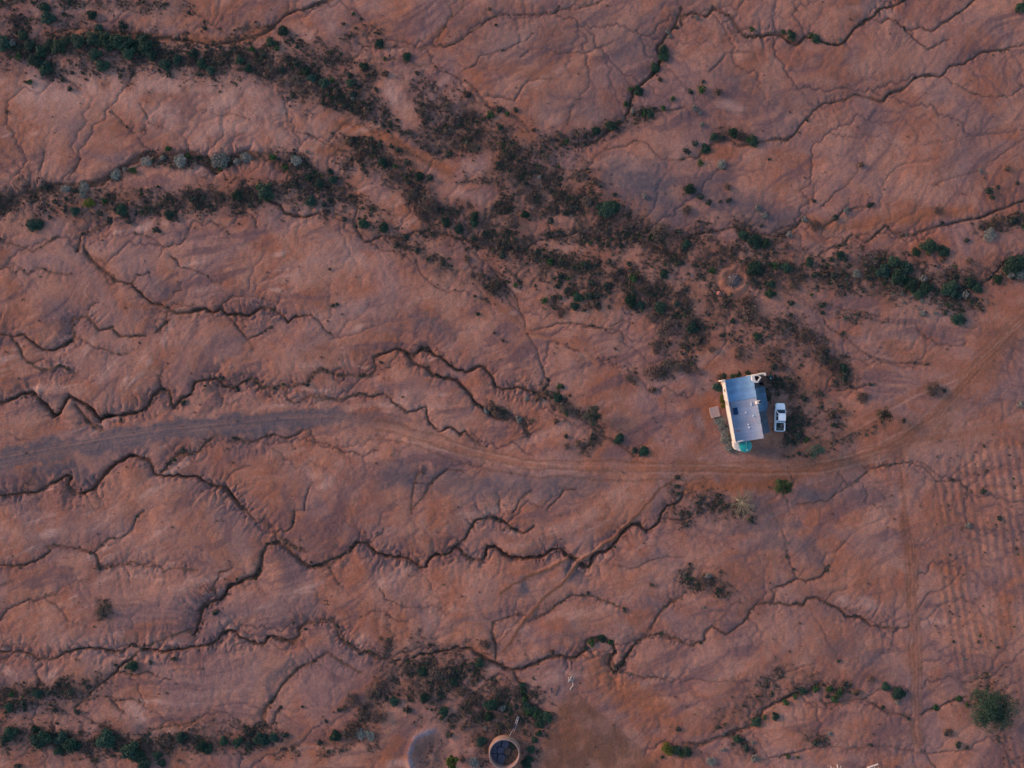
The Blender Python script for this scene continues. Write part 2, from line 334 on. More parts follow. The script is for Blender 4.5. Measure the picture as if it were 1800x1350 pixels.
def full(tile, pts):
    ox, oy = TI[tile]
    return [(ox + x / 3.0, oy + y / 3.0) for x, y in pts]

DX = 0.212
GX0, GX1, GY0, GY1 = -110.0, 110.0, -85.0, 85.0
gx = np.arange(GX0, GX1 + DX/2, DX); gy = np.arange(GY0, GY1 + DX/2, DX)
NX, NY = len(gx), len(gy)
X, Y = np.meshgrid(gx, gy)            # [row = y, column = x]
# wavering coordinates, so that traced lines are drawn crooked at every scale
wobx = 0.40 * fbm(X, Y, 4.6, 4, 101) + 0.11 * fbm(X, Y, 0.8, 1, 111)
woby = 0.40 * fbm(X, Y, 4.6, 4, 131) + 0.11 * fbm(X, Y, 0.8, 1, 141)
XW, YW = X + wobx, Y + woby
PX, PY = 900 + XW * PPM, 675 - YW * PPM
PX0, PY0 = 900 + X * PPM, 675 - Y * PPM

def segs_of(pts_px, ext=True):
    p = [((x - 900) / PPM, (675 - y) / PPM) for x, y in pts_px]
    if ext:
        for e in (0, -1):
            x, y = pts_px[e]
            if x < 6 or x > 1794 or y < 6 or y > 1344:
                a = np.array(p[e]); b = np.array(p[1 if e == 0 else -2])
                dd = (a - b) / max(np.linalg.norm(a - b), 1e-6)
                q = tuple(a + dd * 14)
                if e == 0: p.insert(0, q)
                else: p.append(q)
    return p

def stroke(pts_px, R, fn, warp=True, ext=True):
    """for every cell within R metres of the line call fn(slices, distance, along)"""
    p = segs_of(pts_px, ext)
    XX, YY = (XW, YW) if warp else (X, Y)
    xs = [q[0] for q in p]; ys = [q[1] for q in p]
    along = 0.0
    for (x0, y0), (x1, y1) in zip(p[:-1], p[1:]):
        m = R + 1.0
        i0 = max(int((min(x0, x1) - m - GX0) / DX), 0); i1 = min(int((max(x0, x1) + m - GX0) / DX) + 1, NX)
        j0 = max(int((min(y0, y1) - m - GY0) / DX), 0); j1 = min(int((max(y0, y1) + m - GY0) / DX) + 1, NY)
        L = math.hypot(x1 - x0, y1 - y0)
        if i1 <= i0 or j1 <= j0 or L < 1e-6: along += L; continue
        sl = (slice(j0, j1), slice(i0, i1))
        ax, ay = XX[sl] - x0, YY[sl] - y0
        ux, uy = (x1 - x0) / L, (y1 - y0) / L
        t = np.clip(ax * ux + ay * uy, 0, L)
        dist = np.hypot(ax - t * ux, ay - t * uy)
        fn(sl, dist, along + t)
        along += L

RMAX = 11.0
dist_ch = np.full((NY, NX), RMAX)
carve = np.zeros((NY, NX))
floor_m = np.zeros((NY, NX)); m_bank = np.zeros((NY, NX)); nchan = [0]
spur = 1 - np.abs(fbm(X, Y, 2.1, 2, 57)) * 1.6
wn_ = np.clip(0.95 + 0.30 * fbm(X, Y, 6.0, 2, 51) + 0.14 * (spur - 0.5), 0.5, 1.6)
dn_ = np.clip(0.52 + 0.34 * fbm(X, Y, 11.0, 2, 59), 0.3, 0.95)
nz0 = fbm(X, Y, 1.6, 2, 66)
for tile, w, dep, pts in CH:
    if tile in 'BCI': dep *= 0.62
    wm = w / PPM * (1.1 if dep >= .5 else 1.0) ; pp = full(tile, pts)
    total = sum(math.hypot(b[0]-a[0], b[1]-a[1]) for a, b in zip(pp[:-1], pp[1:])) / PPM
    nchan[0] += 1
    def fn(sl, dist, al, wm=wm, dep=dep, total=total, sd_=nchan[0]*7):
        t = dist / (wm * wn_[sl])
        wide = wm > 0.6
        prof = 0.9 * (1 - sstep(0.62 if wide else 0.35, 1.0, t)) + 0.1 * (1 - sstep(0.0, 0.5, t))
        taper = 0.55 + 0.45 * np.minimum(1, np.minimum(al + 14, total - al) / 4.0)
        c = dep * taper * dn_[sl] * (prof + 0.25 * np.exp(-np.maximum(dist - wm, 0) / 0.8) * np.clip(0.3 + 1.1 * spur[sl], 0.1, 1.4))
        # short side rills running square into the channel, longer in some reaches than in others
        reach = np.clip(_vnoise(al / 7.0, al * 0 + sd_, 5) * 2.2 - 0.5, 0.05, 1.4)
        comb = 1 - np.abs(_vnoise(al / 0.62 + 0.35 * nz0[sl], dist / 2.6 + sd_, 3) * 2 - 1) * 2.2
        edge_d = np.maximum(dist - wm * 0.8, 0)
        fan = np.exp(-edge_d / (0.45 + 1.6 * reach * min(1.0, dep / 0.5)))
        c = c + dep * 0.34 * np.clip(comb, 0, 1) * fan * (0.3 + reach) * (dist > wm * 0.8)
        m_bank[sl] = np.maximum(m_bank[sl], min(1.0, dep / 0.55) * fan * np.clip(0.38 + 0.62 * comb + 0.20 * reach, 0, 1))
        carve[sl] = np.maximum(carve[sl], c)
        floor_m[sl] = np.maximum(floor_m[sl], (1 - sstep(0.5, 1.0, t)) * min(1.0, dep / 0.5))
        k = 1.0 if dep > 0.28 else 0.0
        if k: dist_ch[sl] = np.minimum(dist_ch[sl], dist)
    stroke(pp, RMAX if dep > 0.28 else 4.0, fn)

# ------------------------------------------------------------------ what the soil is made of and one painted house shade, traced in photo px
m_peb_shade = np.zeros((NY, NX)); m_sand = np.zeros((NY, NX)); m_pale = np.zeros((NY, NX)); m_lit = np.zeros((NY, NX)); m_flat = np.zeros((NY, NX)); m_deep = np.zeros((NY, NX))
nz_big = fbm(X, Y, 9.0, 4, 61); nz_mid = fbm(X, Y, 2.6, 4, 71); nz_fine = fbm(X, Y, 0.8, 2, 81)
def brush(mask, pts, r, val=1.0, soft=0.5, rag=0.35, ext=True):
    rm = r / PPM
    def fn(sl, dist, al):
        t = dist / rm + rag * (0.6 * nz_mid[sl] + 0.4 * nz_fine[sl])
        mask[sl] = np.maximum(mask[sl], val * (1 - sstep(1 - soft, 1 + soft * 0.4, t)))
    stroke(pts, rm * 1.8 + 0.5, fn, ext=ext)
ROAD = [(-20,812),(100,790),(200,772),(300,757),(400,747),(500,738),(590,735)]
TRACKS = [   # half width px, points
 (11,[(640,742),(700,752),(760,772),(830,795),(900,810),(960,818),(1100,822),(1200,820),(1300,815),(1420,818),(1480,810),(1560,785),(1620,745),(1650,715),(1690,675),(1720,640),(1760,600),(1810,555)]),
 (6,[(1400,795),(1460,770),(1520,735),(1600,690),(1680,660),(1740,610),(1810,540)]),
 (7,[(1430,822),(1500,800),(1580,775),(1670,765),(1740,752),(1810,742)]),
 (2.6,[(1200,835),(1160,860),(1120,905),(1080,950),(1020,985),(1000,1010),(960,1050),(920,1095),(885,1145)]),
 (3,[(1000,985),(960,1000),(900,1025),(880,1045)]),
 (7,[(1596,960),(1600,1020),(1604,1080),(1607,1150),(1609,1220),(1611,1310)]),
 (3,[(800,470),(850,510),(900,560),(940,590),(1000,600),(1050,640)]),
 (2.5,[(600,597),(640,588),(690,570),(760,555)]),
 (3,[(430,1340),(490,1315),(530,1290),(570,1260),(600,1237),(680,1180),(740,1140)]),
]
brush(m_flat, ROAD, 24, 1.0, 0.5, 0.2)
for w, p in TRACKS: brush(m_flat, p, w * 1.5, 0.85, 0.5, 0.15)
for p, r, v in (
 (ROAD, 20, 0.95), ([(560,736),(610,736),(650,740)], 12, .7), ([(600,728),(660,728),(700,735)], 4, .6), ([(60,826),(130,822),(150,845)], 16, .7), ([(560,745),(640,738),(700,745)], 12, .5), ([(640,745),(700,752),(760,765)], 7, .4), ([(640,735),(690,733),(720,740)], 5, .35), ([(1080,300),(1140,330),(1180,370)], 45, .85), ([(1230,330),(1300,360),(1360,390)], 40, .7),
 ([(680,830),(800,850),(950,860),(1060,850)], 26, .6), ([(850,60),(1000,60),(1150,80)], 60, .40), ([(1050,180),(1300,100),(1700,200)], 150, .16), ([(1400,560),(1700,620),(1700,900)], 150, .14), ([(1300,1000),(1650,1200)], 160, .12), ([(1560,700),(1700,700)], 60, .15), ([(980,180),(1100,210)], 40, .4), ([(1260,120),(1300,140)], 28, .5), ([(920,1020),(925,1040)], 12, .95),
 ([(1000,1000),(1020,1020)], 16, .7), ([(1350,950),(1420,960),(1440,990)], 20, .6), ([(1400,870),(1500,860),(1560,880)], 30, .4), ([(740,560),(790,580)], 22, .6), ([(270,490),(300,520)], 14, .45),
 ([(1180,700),(1215,690)], 14, .4), ([(1222,665),(1235,690)], 12, .5), ([(1225,730),(1235,770)], 12, .45), ([(1340,790),(1380,800)], 14, .6), ([(600,140),(640,150)], 14, .5), ([(1460,1140),(1540,1160)], 24, .5), ([(1100,990),(1160,980)], 16, .5), ([(1650,300),(1760,200)], 20, .4), ([(1290,930),(1400,920)], 12, .5),  # patch off the house's south-east corner paints the house's shade
 ([(60,690),(130,720)], 8, .4), ([(120,560),(118,590),(90,610)], 9, .6), ([(450,1300),(420,1180)], 5, .0), ([(480,1230),(470,1200),(505,1170),(520,1150)], 8, .7), ([(1370,180),(1450,170)], 28, .35), ([(1690,250),(1720,230)], 20, .4), ([(140,215),(150,240)], 14, .35)):
    brush(m_peb_shade, p, r, v, *((0.5, 0.5) if p is ROAD else (0.9, 0.5)))
for p, r, v in (
 ([(80,58),(200,60),(330,68),(420,72),(470,50)], 10, .8), ([(600,220),(660,235),(720,265),(790,300)], 12, .8), ([(540,260),(590,265),(620,250)], 9, .7), ([(690,345),(710,370),(730,405)], 7, .7), ([(620,320),(640,360)], 16, .5),
 ([(1210,860),(1290,855),(1380,850)], 18, .9), ([(1200,820),(1350,830),(1430,830)], 14, .7), ([(770,70),(780,50)], 9, .6), ([(870,120),(960,130)], 14, .4), ([(920,235),(940,245)], 9, .6),
 ([(1240,270),(1330,262)], 14, .6), ([(1430,390),(1480,400),(1600,380),(1700,370)], 14, .7), ([(1520,480),(1560,530)], 14, .6), ([(1000,540),(1050,560)], 14, .4), ([(580,1300),(560,1340)], 20, .5), ([(1050,1180),(1100,1220),(1150,1240)], 28, .7),
 ([(830,1140),(870,1155)], 12, .6), ([(280,1280),(340,1275)], 9, .6), ([(1250,730),(1245,700),(1235,790)], 16, .7), ([(1720,600),(1790,560)], 30, .5), ([(1560,610),(1700,650)], 20, .5), ([(870,305),(880,250),(920,280)], 14, .5), ([(1210,500),(1230,520)], 14, .5), ([(1000,860),(1100,900)], 20, .3), ([(680,1330),(700,1300)], 14, .6), ([(1420,1000),(1520,1010)], 40, .3), ([(800,1110),(780,1140)], 10, .4)):
    brush(m_sand, p, r, v, 0.9, 0.5)
for w, p in TRACKS: brush(m_sand, p, w, 0.42, 0.9, 0.5)
streak = np.zeros((NY, NX))
for dy, r, v in ((-6.5, 1.0, .25), (7.5, 1.2, .3)):
    brush(streak, [(x, y + dy * (1.0 - 0.25 * x / 650)) for x, y in ROAD], r * 2.1, v, 0.9, 0.15)
for dy, w_, v in ((-9, .16, .55), (-4, .20, .9), (2, .14, .5), (5.5, .20, .8), (11, .18, .6)):
    def fn(sl, dist, al): streak[sl] = np.maximum(streak[sl], v * np.exp(-(dist / w_) ** 2))
    stroke([(x, y + dy * (1.0 - 0.25 * x / 650)) for x, y in ROAD + [(720, 757), (800, 778)]], 1.0, fn, warp=False)
mid1 = [(640,744),(740,763),(830,790),(920,811),(1000,819),(1200,818),(1400,820),(1500,800),(1600,752),(1700,655),(1810,545)]
mid2 = [(650,756),(760,787),(900,820),(1000,829),(1200,831),(1330,834),(1440,832),(1560,806)]
mid3 = [(1400,800),(1500,757),(1600,700),(1680,668),(1810,552)]
for pl, w_, v in ((mid1, .20, .95), (mid2, .22, 1.0), (mid3, .16, .8)):
    def fn(sl, dist, al): streak[sl] = np.maximum(streak[sl], v * np.exp(-(dist / w_) ** 2))
    stroke(pl, 1.0, fn, warp=False)
streak *= np.clip(0.8 + 0.6 * fbm(X * 0.25, Y * 1.6, 5.0, 3, 501), 0, 1)
m_trk = np.zeros((NY, NX))
brush(m_trk, [(1200,828),(1330,838),(1450,830),(1560,800),(1640,740),(1700,670),(1760,610),(1820,560)], 30, .34, 1.0, 0.7)
brush(m_trk, [(1340,790),(1420,790),(1500,760)], 20, .35, 1.0, 0.7)
for dy, w_, v in ((-6, 1.5, .6), (4, 1.5, .6), (14, 1.3, .5), (-14, 1.2, .4)):
    brush(m_trk, [(1180,824+dy),(1330,826+dy),(1450,822+dy),(1560,792+dy),(1640,735+dy),(1700,665+dy),(1760,600+dy),(1820,550+dy)], w_*1.6, v, 0.7, 0.25)
for p, r, v in (
 ([(30,170),(150,150),(300,150),(430,190)], 55, .8), ([(430,160),(520,200),(560,220)], 30, .7), ([(230,170),(330,230),(480,230)], 50, .65), ([(110,45),(60,15),(300,20)], 14, .5), ([(680,155),(700,180),(715,205)], 22, .9), ([(950,190),(975,205)], 18, .6), ([(820,290),(845,300)], 12, .6), ([(800,340),(840,350)], 15, .6),
 ([(520,460),(600,440),(640,470)], 40, .5), ([(500,510),(470,505)], 6, .8), ([(625,578),(635,575)], 7, .9), ([(210,900),(260,970)], 60, .3), ([(560,560),(700,520)], 40, .35), ([(230,1240),(250,1262)], 18, .95), ([(670,1020),(690,1030)], 9, .9), ([(1065,1062),(1085,1072)], 9, .8), ([(1480,1050),(1530,1065)], 14, .9), ([(1620,1092),(1660,1094)], 9, .7), ([(1185,695),(1190,720)], 12, .95), ([(1228,672),(1234,680)], 8, .6), ([(1228,735),(1233,748)], 9, .7), ([(1260,180),(1300,190)], 10, .8), ([(1520,120),(1530,140)], 8, .6), ([(1480,30),(1560,20)], 20, .4),
 ([(1620,150),(1680,140)], 30, .3), ([(1480,250),(1560,260)], 40, .35), ([(400,1100),(450,1170)], 30, .3), ([(100,1130),(300,1170)], 40, .3), ([(830,1010),(850,1090)], 40, .35), ([(1640,560),(1700,540)], 30, .5), ([(1500,600),(1600,600)], 20, .4), ([(700,655),(740,665)], 16, .3), ([(600,20),(660,10)], 30, .4), ([(350,80),(400,90)], 10, .4), ([(1530,910),(1540,960)], 40, .35), ([(1560,225),(1580,265)], 8, .5),  ([(290,120),(310,130)], 10, .4), ([(60,450),(300,440)], 50, .2), ([(300,600),(500,620)], 50, .2)):
    brush(m_pale, p, r, v, 0.9, 0.6)
LITTER = (
 ([(0,75),(100,85),(200,90),(260,98),(350,105),(430,108),(500,130),(560,160),(610,180)], 26, .95), ([(60,105),(75,120)], 16, .9), ([(0,40),(90,35),(150,40)], 12, .5), ([(20,5),(110,5),(200,10),(330,10)], 14, .5), ([(430,60),(560,100),(600,110)], 22, .6),
 ([(600,180),(640,205),(665,170),(650,130)], 22, .85), ([(740,200),(800,215),(860,240),(900,290),(960,330),(1010,370),(1040,360)], 40, .8), ([(620,250),(690,290),(750,335),(720,385),(760,400)], 22, .9), ([(880,300),(950,350),(1000,400),(1100,390),(1200,410)], 38, .85), ([(880,360),(860,390),(830,380)], 22, .85), ([(960,250),(1040,240),(1090,220),(1140,200)], 14, .6),
 ([(0,362),(80,340),(180,345),(220,372),(300,355),(400,350),(480,335),(560,320),(620,350)], 20, .75), ([(200,310),(260,290),(340,285),(420,280)], 11, .7), ([(480,270),(560,300),(600,310)], 14, .75), ([(700,420),(740,440),(780,470)], 16, .6), ([(640,90),(660,60),(600,70)], 14, .4),
 ([(870,420),(1000,470),(1060,490),(1130,510),(1200,550),(1215,595)], 32, .85), ([(1110,420),(1200,460),(1300,470),(1400,490),(1500,480),(1600,490),(1700,520)], 32, .8), ([(1250,540),(1330,570),(1400,590),(1460,640),(1480,660)], 26, .6), ([(1700,500),(1760,480),(1800,470)], 18, .75), ([(1550,470),(1620,500)], 30, .9),
 ([(1350,670),(1390,690),(1400,740),(1390,770)], 30, .85), ([(1350,620),(1420,700)], 22, .5), ([(960,690),(1000,715),(1050,760),(1030,790)], 14, .75), ([(860,720),(930,745)], 10, .8), ([(840,490),(875,505)], 22, .7), ([(1180,640),(1215,635)], 14, .7), ([(1140,660),(1180,655)], 12, .6),
 ([(0,1225),(80,1212),(150,1210),(170,1195)], 16, .8), ([(0,1285),(60,1295),(130,1312),(200,1310),(260,1320),(320,1300),(400,1305),(500,1298)], 16, .8), ([(620,1290),(640,1250),(670,1200)], 15, .7), ([(570,1325),(640,1300)], 8, .5), ([(720,1170),(760,1195),(800,1170),(850,1200),(900,1230)], 26, .85), ([(780,1240),(850,1265),(900,1290),(930,1230),(860,1300)], 30, .8), ([(560,1050),(620,1100)], 3, .2), ([(1230,880),(1290,890)], 20, .8), ([(1210,1020),(1260,1030)], 22, .7), ([(1400,1210),(1440,1200),(1480,1210)], 14, .6), ([(1290,1310),(1320,1320)], 12, .6), ([(1730,1210),(1760,1270)], 24, .5), ([(1380,800),(1430,800)], 16, .6), ([(1460,780),(1540,740)], 14, .35), ([(1720,400),(1800,385)], 18, .6), ([(1440,540),(1400,520)], 10, .5), ([(1560,560),(1480,555)], 10, .4), ([(180,1078),(182,1070)], 12, .7), ([(1180,860),(1190,880)], 10, .7), ([(1140,560),(1150,600)], 12, .4), ([(1300,400),(1345,430),(1380,410)], 16, .7), ([(1270,235),(1310,240)], 11, .7), ([(1420,1290),(1440,1300)], 12, .5))
LITTER += (
 ([(720,215),(800,240),(870,280),(940,330),(1020,370)], 62, .74), ([(620,260),(690,320),(740,380),(850,400)], 40, .66), ([(980,370),(1100,410),(1210,430)], 44, .68), ([(900,430),(1020,490),(1120,520),(1200,570)], 52, .64),
 ([(1230,450),(1400,480),(1560,490),(1690,520)], 36, .66), ([(430,85),(520,130),(640,180)], 40, .62), ([(0,70),(120,90),(260,100),(420,110)], 40, .62), ([(0,350),(160,360),(320,350),(520,340),(640,360)], 32, .5),
 ([(720,1180),(820,1220),(910,1270)], 60, .62), ([(640,1290),(680,1210)], 28, .5), ([(1350,640),(1400,700),(1440,760)], 46, .5), ([(0,1235),(100,1225),(170,1200)], 24, .55), ([(0,1295),(150,1310),(300,1305),(500,1300)], 26, .58), ([(1280,560),(1400,600)], 40, .4), ([(1370,1180),(1280,1270),(1350,1230)], 20, .4), ([(640,400),(700,425),(780,470)], 22, .5), ([(1190,900),(1260,900),(1310,900)], 24, .45))
for p, r, v in LITTER: brush(m_lit, p, r * 1.3, min(1, v * 1.12), 0.9, 0.55)
openg = np.zeros((NY, NX))
for p, r, v in (([(685,160),(700,180),(718,205)], 27, 1), ([(600,218),(660,232),(720,262),(760,290),(800,312)], 13, .95), ([(640,325),(690,350),(725,400)], 22, .9), ([(800,298),(850,285)], 24, .9), ([(790,335),(860,345)], 17, .85), ([(1110,310),(1190,375)], 48, 1), ([(920,402),(1000,388)], 12, .85), ([(880,1172),(780,1262)], 3.2, .8), ([(900,1185),(800,1280)], 2.4, .6), ([(440,75),(480,60)], 16, .7), ([(240,310),(330,320)], 20, .9), ([(430,300),(500,305)], 14, .8), ([(980,575),(1080,560),(1140,580)], 24, .9), ([(900,560),(940,520)], 16, .5), ([(1420,520),(1560,545)], 16, .7), ([(1190,470),(1230,440)], 8, .5), ([(660,330),(620,300)], 12, .6), ([(560,205),(620,225)], 16, .9), ([(1060,450),(1120,440)], 8, .5), ([(620,1320),(700,1250)], 10, .7), ([(690,1210),(720,1260)], 8, .5), ([(800,1230),(760,1290)], 10, .5)):
    brush(openg, p, r, v, 0.6, 0.45)
m_lit = blur(m_lit * (1 - openg), 2)
m_lit *= np.clip(0.85 + 0.8 * fbm(X, Y, 3.0, 4, 91, gain=0.65), 0.68, 1.0)

# the smooth dark field at the bottom, the furrowed field at the right edge
def in_poly(poly):
    r = np.zeros((NY, NX), bool)
    n = len(poly)
    for i in range(n):
        x0, y0 = poly[i]; x1, y1 = poly[(i+1) % n]
        if abs(y1 - y0) < 1e-9: continue
        c = ((y0 > PY) != (y1 > PY)) & (PX < (x1 - x0) * (PY - y0) / (y1 - y0) + x0)
        r ^= c
    return r
m_field = blur(in_poly([(1003,1208),(985,1230),(968,1270),(945,1330),(930,1460),(1300,1460),(1155,1345),(1100,1295),(1050,1245)]).astype(float), 9)
furrow = blur(in_poly([(1650,800),(1720,775),(1950,760),(1950,1460),(1760,1460),(1752,1200),(1690,1190),(1655,1100),(1640,900)]).astype(float), 6)
m_flat = np.maximum(m_flat, 0.8 * m_field)
yard = blur(in_poly([(1225,640),(1400,630),(1430,700),(1400,800),(1235,812),(1215,740)]).astype(float), 60)
flat2 = np.maximum(m_flat, yard)

# ------------------------------------------------------------------ water finds its way: drainage over the whole sheet
base = 0.9 * (dist_ch / RMAX) ** 0.75 + 0.42 * fbm(X, Y, 22.0, 2, 21) + 0.30 * fbm(X + 2*nz_mid, Y, 8.0, 3, 31, gain=0.45)
base += 0.012 * X * 0.3
rough = base + 0.026 * (0.95 * X + 0.30 * Y) + 0.07 * nz_mid + 0.05 * nz_fine + 0.045 * rng.random((NY, NX))
elev = rough - carve * 1.5
elev = elev * (1 - 0.6 * flat2)

def flow(E):
    h, w = E.shape
    e = E.ravel().tolist()
    n = h * w
    done = bytearray(n)
    rec = [-1] * n
    order = []
    heap = []
    push, pop = heapq.heappush, heapq.heappop
    for i in range(w):
        for k in (i, (h-1)*w + i):
            if not done[k]: done[k] = 1; push(heap, (e[k], k))
    for j in range(h):
        for k in (j*w, j*w + w - 1):
            if not done[k]: done[k] = 1; push(heap, (e[k], k))
    offs = (1, -1, w, -w, w+1, w-1, -w+1, -w-1)
    ap = order.append
    jit = (rng.random(n) * 0.02).tolist()
    while heap:
        z, k = pop(heap)
        ap(k)
        for o in offs:
            q = k + o
            if 0 <= q < n and not done[q]:
                done[q] = 1; rec[q] = k
                zq = e[q]
                push(heap, (zq if zq > z else z + jit[q], q))
    acc = [1.0] * n
    for k in reversed(order):
        r = rec[k]
        if r >= 0: acc[r] += acc[k]
    return np.array(acc).reshape(h, w)
acc = flow(elev)
la = np.log10(np.maximum(acc, 1.0))
line = sstep(1.35, 3.6, la)                    # 0 for sheet wash, 1 for a proper rill
line_s = blur(line, 1)
crisp = sstep(2.3, 3.9, la)
rill = (0.06 * line_s + 0.09 * crisp) * (1 - flat2)
soft = blur(line, 4)
ridge_free = 1 - sstep(0.0, 0.5, m_lit)

feather = sstep(0.55, 2.0, la) * (1 - flat2)
H = 0.36 * base * (1 - 0.75 * yard) - carve * (1 - 0.92 * m_flat) - rill - 0.13 * soft * (1 - flat2)
H -= 0.05 * blur(feather, 1)
H += 0.024 * nz_mid * (1 - 0.7*flat2) + 0.026 * nz_fine
H += 0.10 * m_lit * np.clip(nz_fine + nz_mid, -1, 1)
# wheel ruts
ruts = np.zeros((NY, NX))
def rut(pts, off, w, dep):
    def fn(sl, dist, al):
        ruts[sl] = np.maximum(ruts[sl], dep * np.exp(-((dist - off) / w) ** 2))
    stroke(pts, off + 3*w, fn, warp=False)
rut(ROAD, .55, .18, .9); rut(ROAD, 1.15, .12, .5)
for w, p in TRACKS:
    if w >= 5: rut(p, 0.75, .16, .8)
rut([(900,826),(1000,832),(1200,828),(1330,834)], 0.0, .2, .9)
ruts *= np.clip(0.6 + 0.5 * nz_mid, 0, 1)
H -= 0.05 * ruts
# furrows
fu = ((PX0 - 0.17 * (PY0 - 790)) / 15.0 + 0.16 * nz_mid)
fw = 0.5 + 0.5 * np.cos(2 * np.pi * fu)
gap = np.clip(0.65 + 0.7 * fbm(X, Y, 6.0, 3, 171), 0.15, 1)
H -= 0.11 * furrow * fw * gap
furrow_line = furrow * sstep(0.62, 1.0, fw) * gap
m_lit = np.maximum(m_lit, 0.30 * furrow_line * np.clip(0.6 + nz_fine, 0.2, 1))
m_sand = np.maximum(m_sand, 0.35 * furrow * (1 - fw) * gap)
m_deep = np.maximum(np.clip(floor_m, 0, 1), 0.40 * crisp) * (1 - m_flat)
m_lit = np.maximum(m_lit, (1 - m_flat) * np.clip(0.8 * blur(floor_m, 1) * np.clip(0.45 + 0.9 * nz_mid + 0.4 * nz_fine, 0, 1), 0, .55))

def bump(px, py, fn, R):
    cx, cy = (px - 900) / PPM, (675 - py) / PPM
    rr = np.hypot(X - cx + 0.35*nz_mid, Y - cy)
    global H
    H += np.where(rr < R, fn(rr), 0)
# bare mound ring round the rubble heap
# the ring
bump(1288, 493, lambda r: 0.22 * np.exp(-((r - 2.2) / 0.55) ** 2), 5)
rr = np.hypot(X - (1288-900)/PPM, Y - (675-493)/PPM) + 0.3 * nz_mid
ringm = np.exp(-((rr - 2.2) / 0.75) ** 2)
m_lit *= 1 - 0.95 * np.exp(-(rr / 2.9) ** 4); m_sand = np.maximum(m_sand, 0.35 * ringm); m_pale = np.maximum(m_pale, 0.30 * ringm)
# the small silted dam: hollow, crescent of grey gravel, pale heap in the middle
cxd, cyd = (762-900)/PPM, (675-1330)/PPM
rd = np.hypot((X - cxd), (Y - cyd) * 0.9) + 0.15 * nz_mid
angd = np.arctan2(Y - cyd, X - cxd)
west = sstep(1.25, 1.75, np.abs(np.where(angd < -1.2, angd + 2*np.pi, angd) - 0.0) ) 
H += 0.28 * np.exp(-((rd - 4.7) / 0.7) ** 2) * (0.25 + 0.75 * west) - 0.45 * np.exp(-(rd / 3.2) ** 4)
m_grey = 0.75 * np.exp(-((rd - 4.4 + 0.25*nz_mid) / 0.55) ** 4) * west * np.clip(.8 + .5*nz_fine, .3, 1)
m_lit *= 1 - np.exp(-(rd / 5.2) ** 6)
m_lit = np.maximum(m_lit, 0.55 * np.exp(-(rd / 3.6) ** 6))
r2 = np.hypot(X - (760-900)/PPM, Y - (675-1333)/PPM) + 0.3*nz_mid
H += 0.35 * np.exp(-(r2 / 0.7) ** 2); m_pale = np.maximum(m_pale, 0.9 * np.exp(-(r2 / 0.75) ** 4))
r3 = np.hypot(X - (797-900)/PPM, Y - (675-1316)/PPM) + 0.2*nz_mid
m_pale = np.maximum(m_pale, 0.8 * np.exp(-(r3 / 1.2) ** 2))
# level pads under the house, pickup and reservoir
Z0 = float(H[yard > 0.9].mean())
def pad(px, py, rx, ry, ang=0.0):
    global H
    cx, cy = (px - 900) / PPM, (675 - py) / PPM
    c, s = math.cos(ang), math.sin(ang)
    u = (X - cx) * c + (Y - cy) * s; v = -(X - cx) * s + (Y - cy) * c
    t = np.maximum(np.abs(u) / rx, np.abs(v) / ry)
    k = 1 - sstep(0.85, 1.5, t)
    H = H * (1 - k) + Z0 * k + 0.01 * nz_fine * k
pad(1318, 728, 6.5, 9.0, math.radians(12)); pad(1372, 733, 2.2, 4.0); pad(886, 1325, 4.0, 4.0); pad(1256, 722, 1.8, 1.8)
# fade to plain ground at the border of the detailed sheet
edge = np.minimum(np.minimum(X - GX0, GX1 - X), np.minimum(Y - GY0, GY1 - Y))
ef = sstep(0.0, 6.0, edge)
H = H * ef
from_acc = sstep(1.2, 2.9, la) * (1 - flat2)
m_silt = np.clip(0.42 * feather * np.clip(0.6 + nz_big, 0, 1.3) + 0.55*blur(from_acc, 1) + 1.5 * blur(from_acc, 6) * np.clip(0.5 + fbm(X, Y, 14.0, 3, 411), 0, 1.2), 0, 1) * (1 - 0.6 * m_lit)

def ground_z(x, y):
    i = min(max((x - GX0) / DX, 0), NX - 1.001); j = min(max((y - GY0) / DX, 0), NY - 1.001)
    a, b = int(i), int(j); fx, fy = i - a, j - b
    return float((H[b, a]*(1-fx) + H[b, a+1]*fx)*(1-fy) + (H[b+1, a]*(1-fx) + H[b+1, a+1]*fx)*fy)

# ------------------------------------------------------------------ ground sheet: fine inside, coarser towards the horizon
steps = np.cumsum(0.5 * 1.28 ** np.arange(30))
exs = np.concatenate([GX0 - steps[::-1], gx, gx[-1] + steps]); eys = np.concatenate([GY0 - steps[::-1], gy, gy[-1] + steps])
P = len(steps)
def ext(a, v=0.0):
    r = np.full((NY + 2*P, NX + 2*P), v); r[P:-P, P:-P] = a; return r
EX, EY = np.meshgrid(exs, eys)
out = ext(np.zeros((NY, NX)), 1.0)
Hx = ext(H) + out * (fbm(EX, EY, 30.0, 4, 221) * 1.2) * sstep(0, 40, np.maximum(np.abs(EX) - GX1, np.abs(EY) - GY1))
n_r, n_c = EX.shape
verts = np.stack([EX, EY, Hx], -1).reshape(-1, 3)
idx = np.arange(n_r * n_c).reshape(n_r, n_c)
quads = np.stack([idx[:-1, :-1], idx[:-1, 1:], idx[1:, 1:], idx[1:, :-1]], -1).reshape(-1, 4)

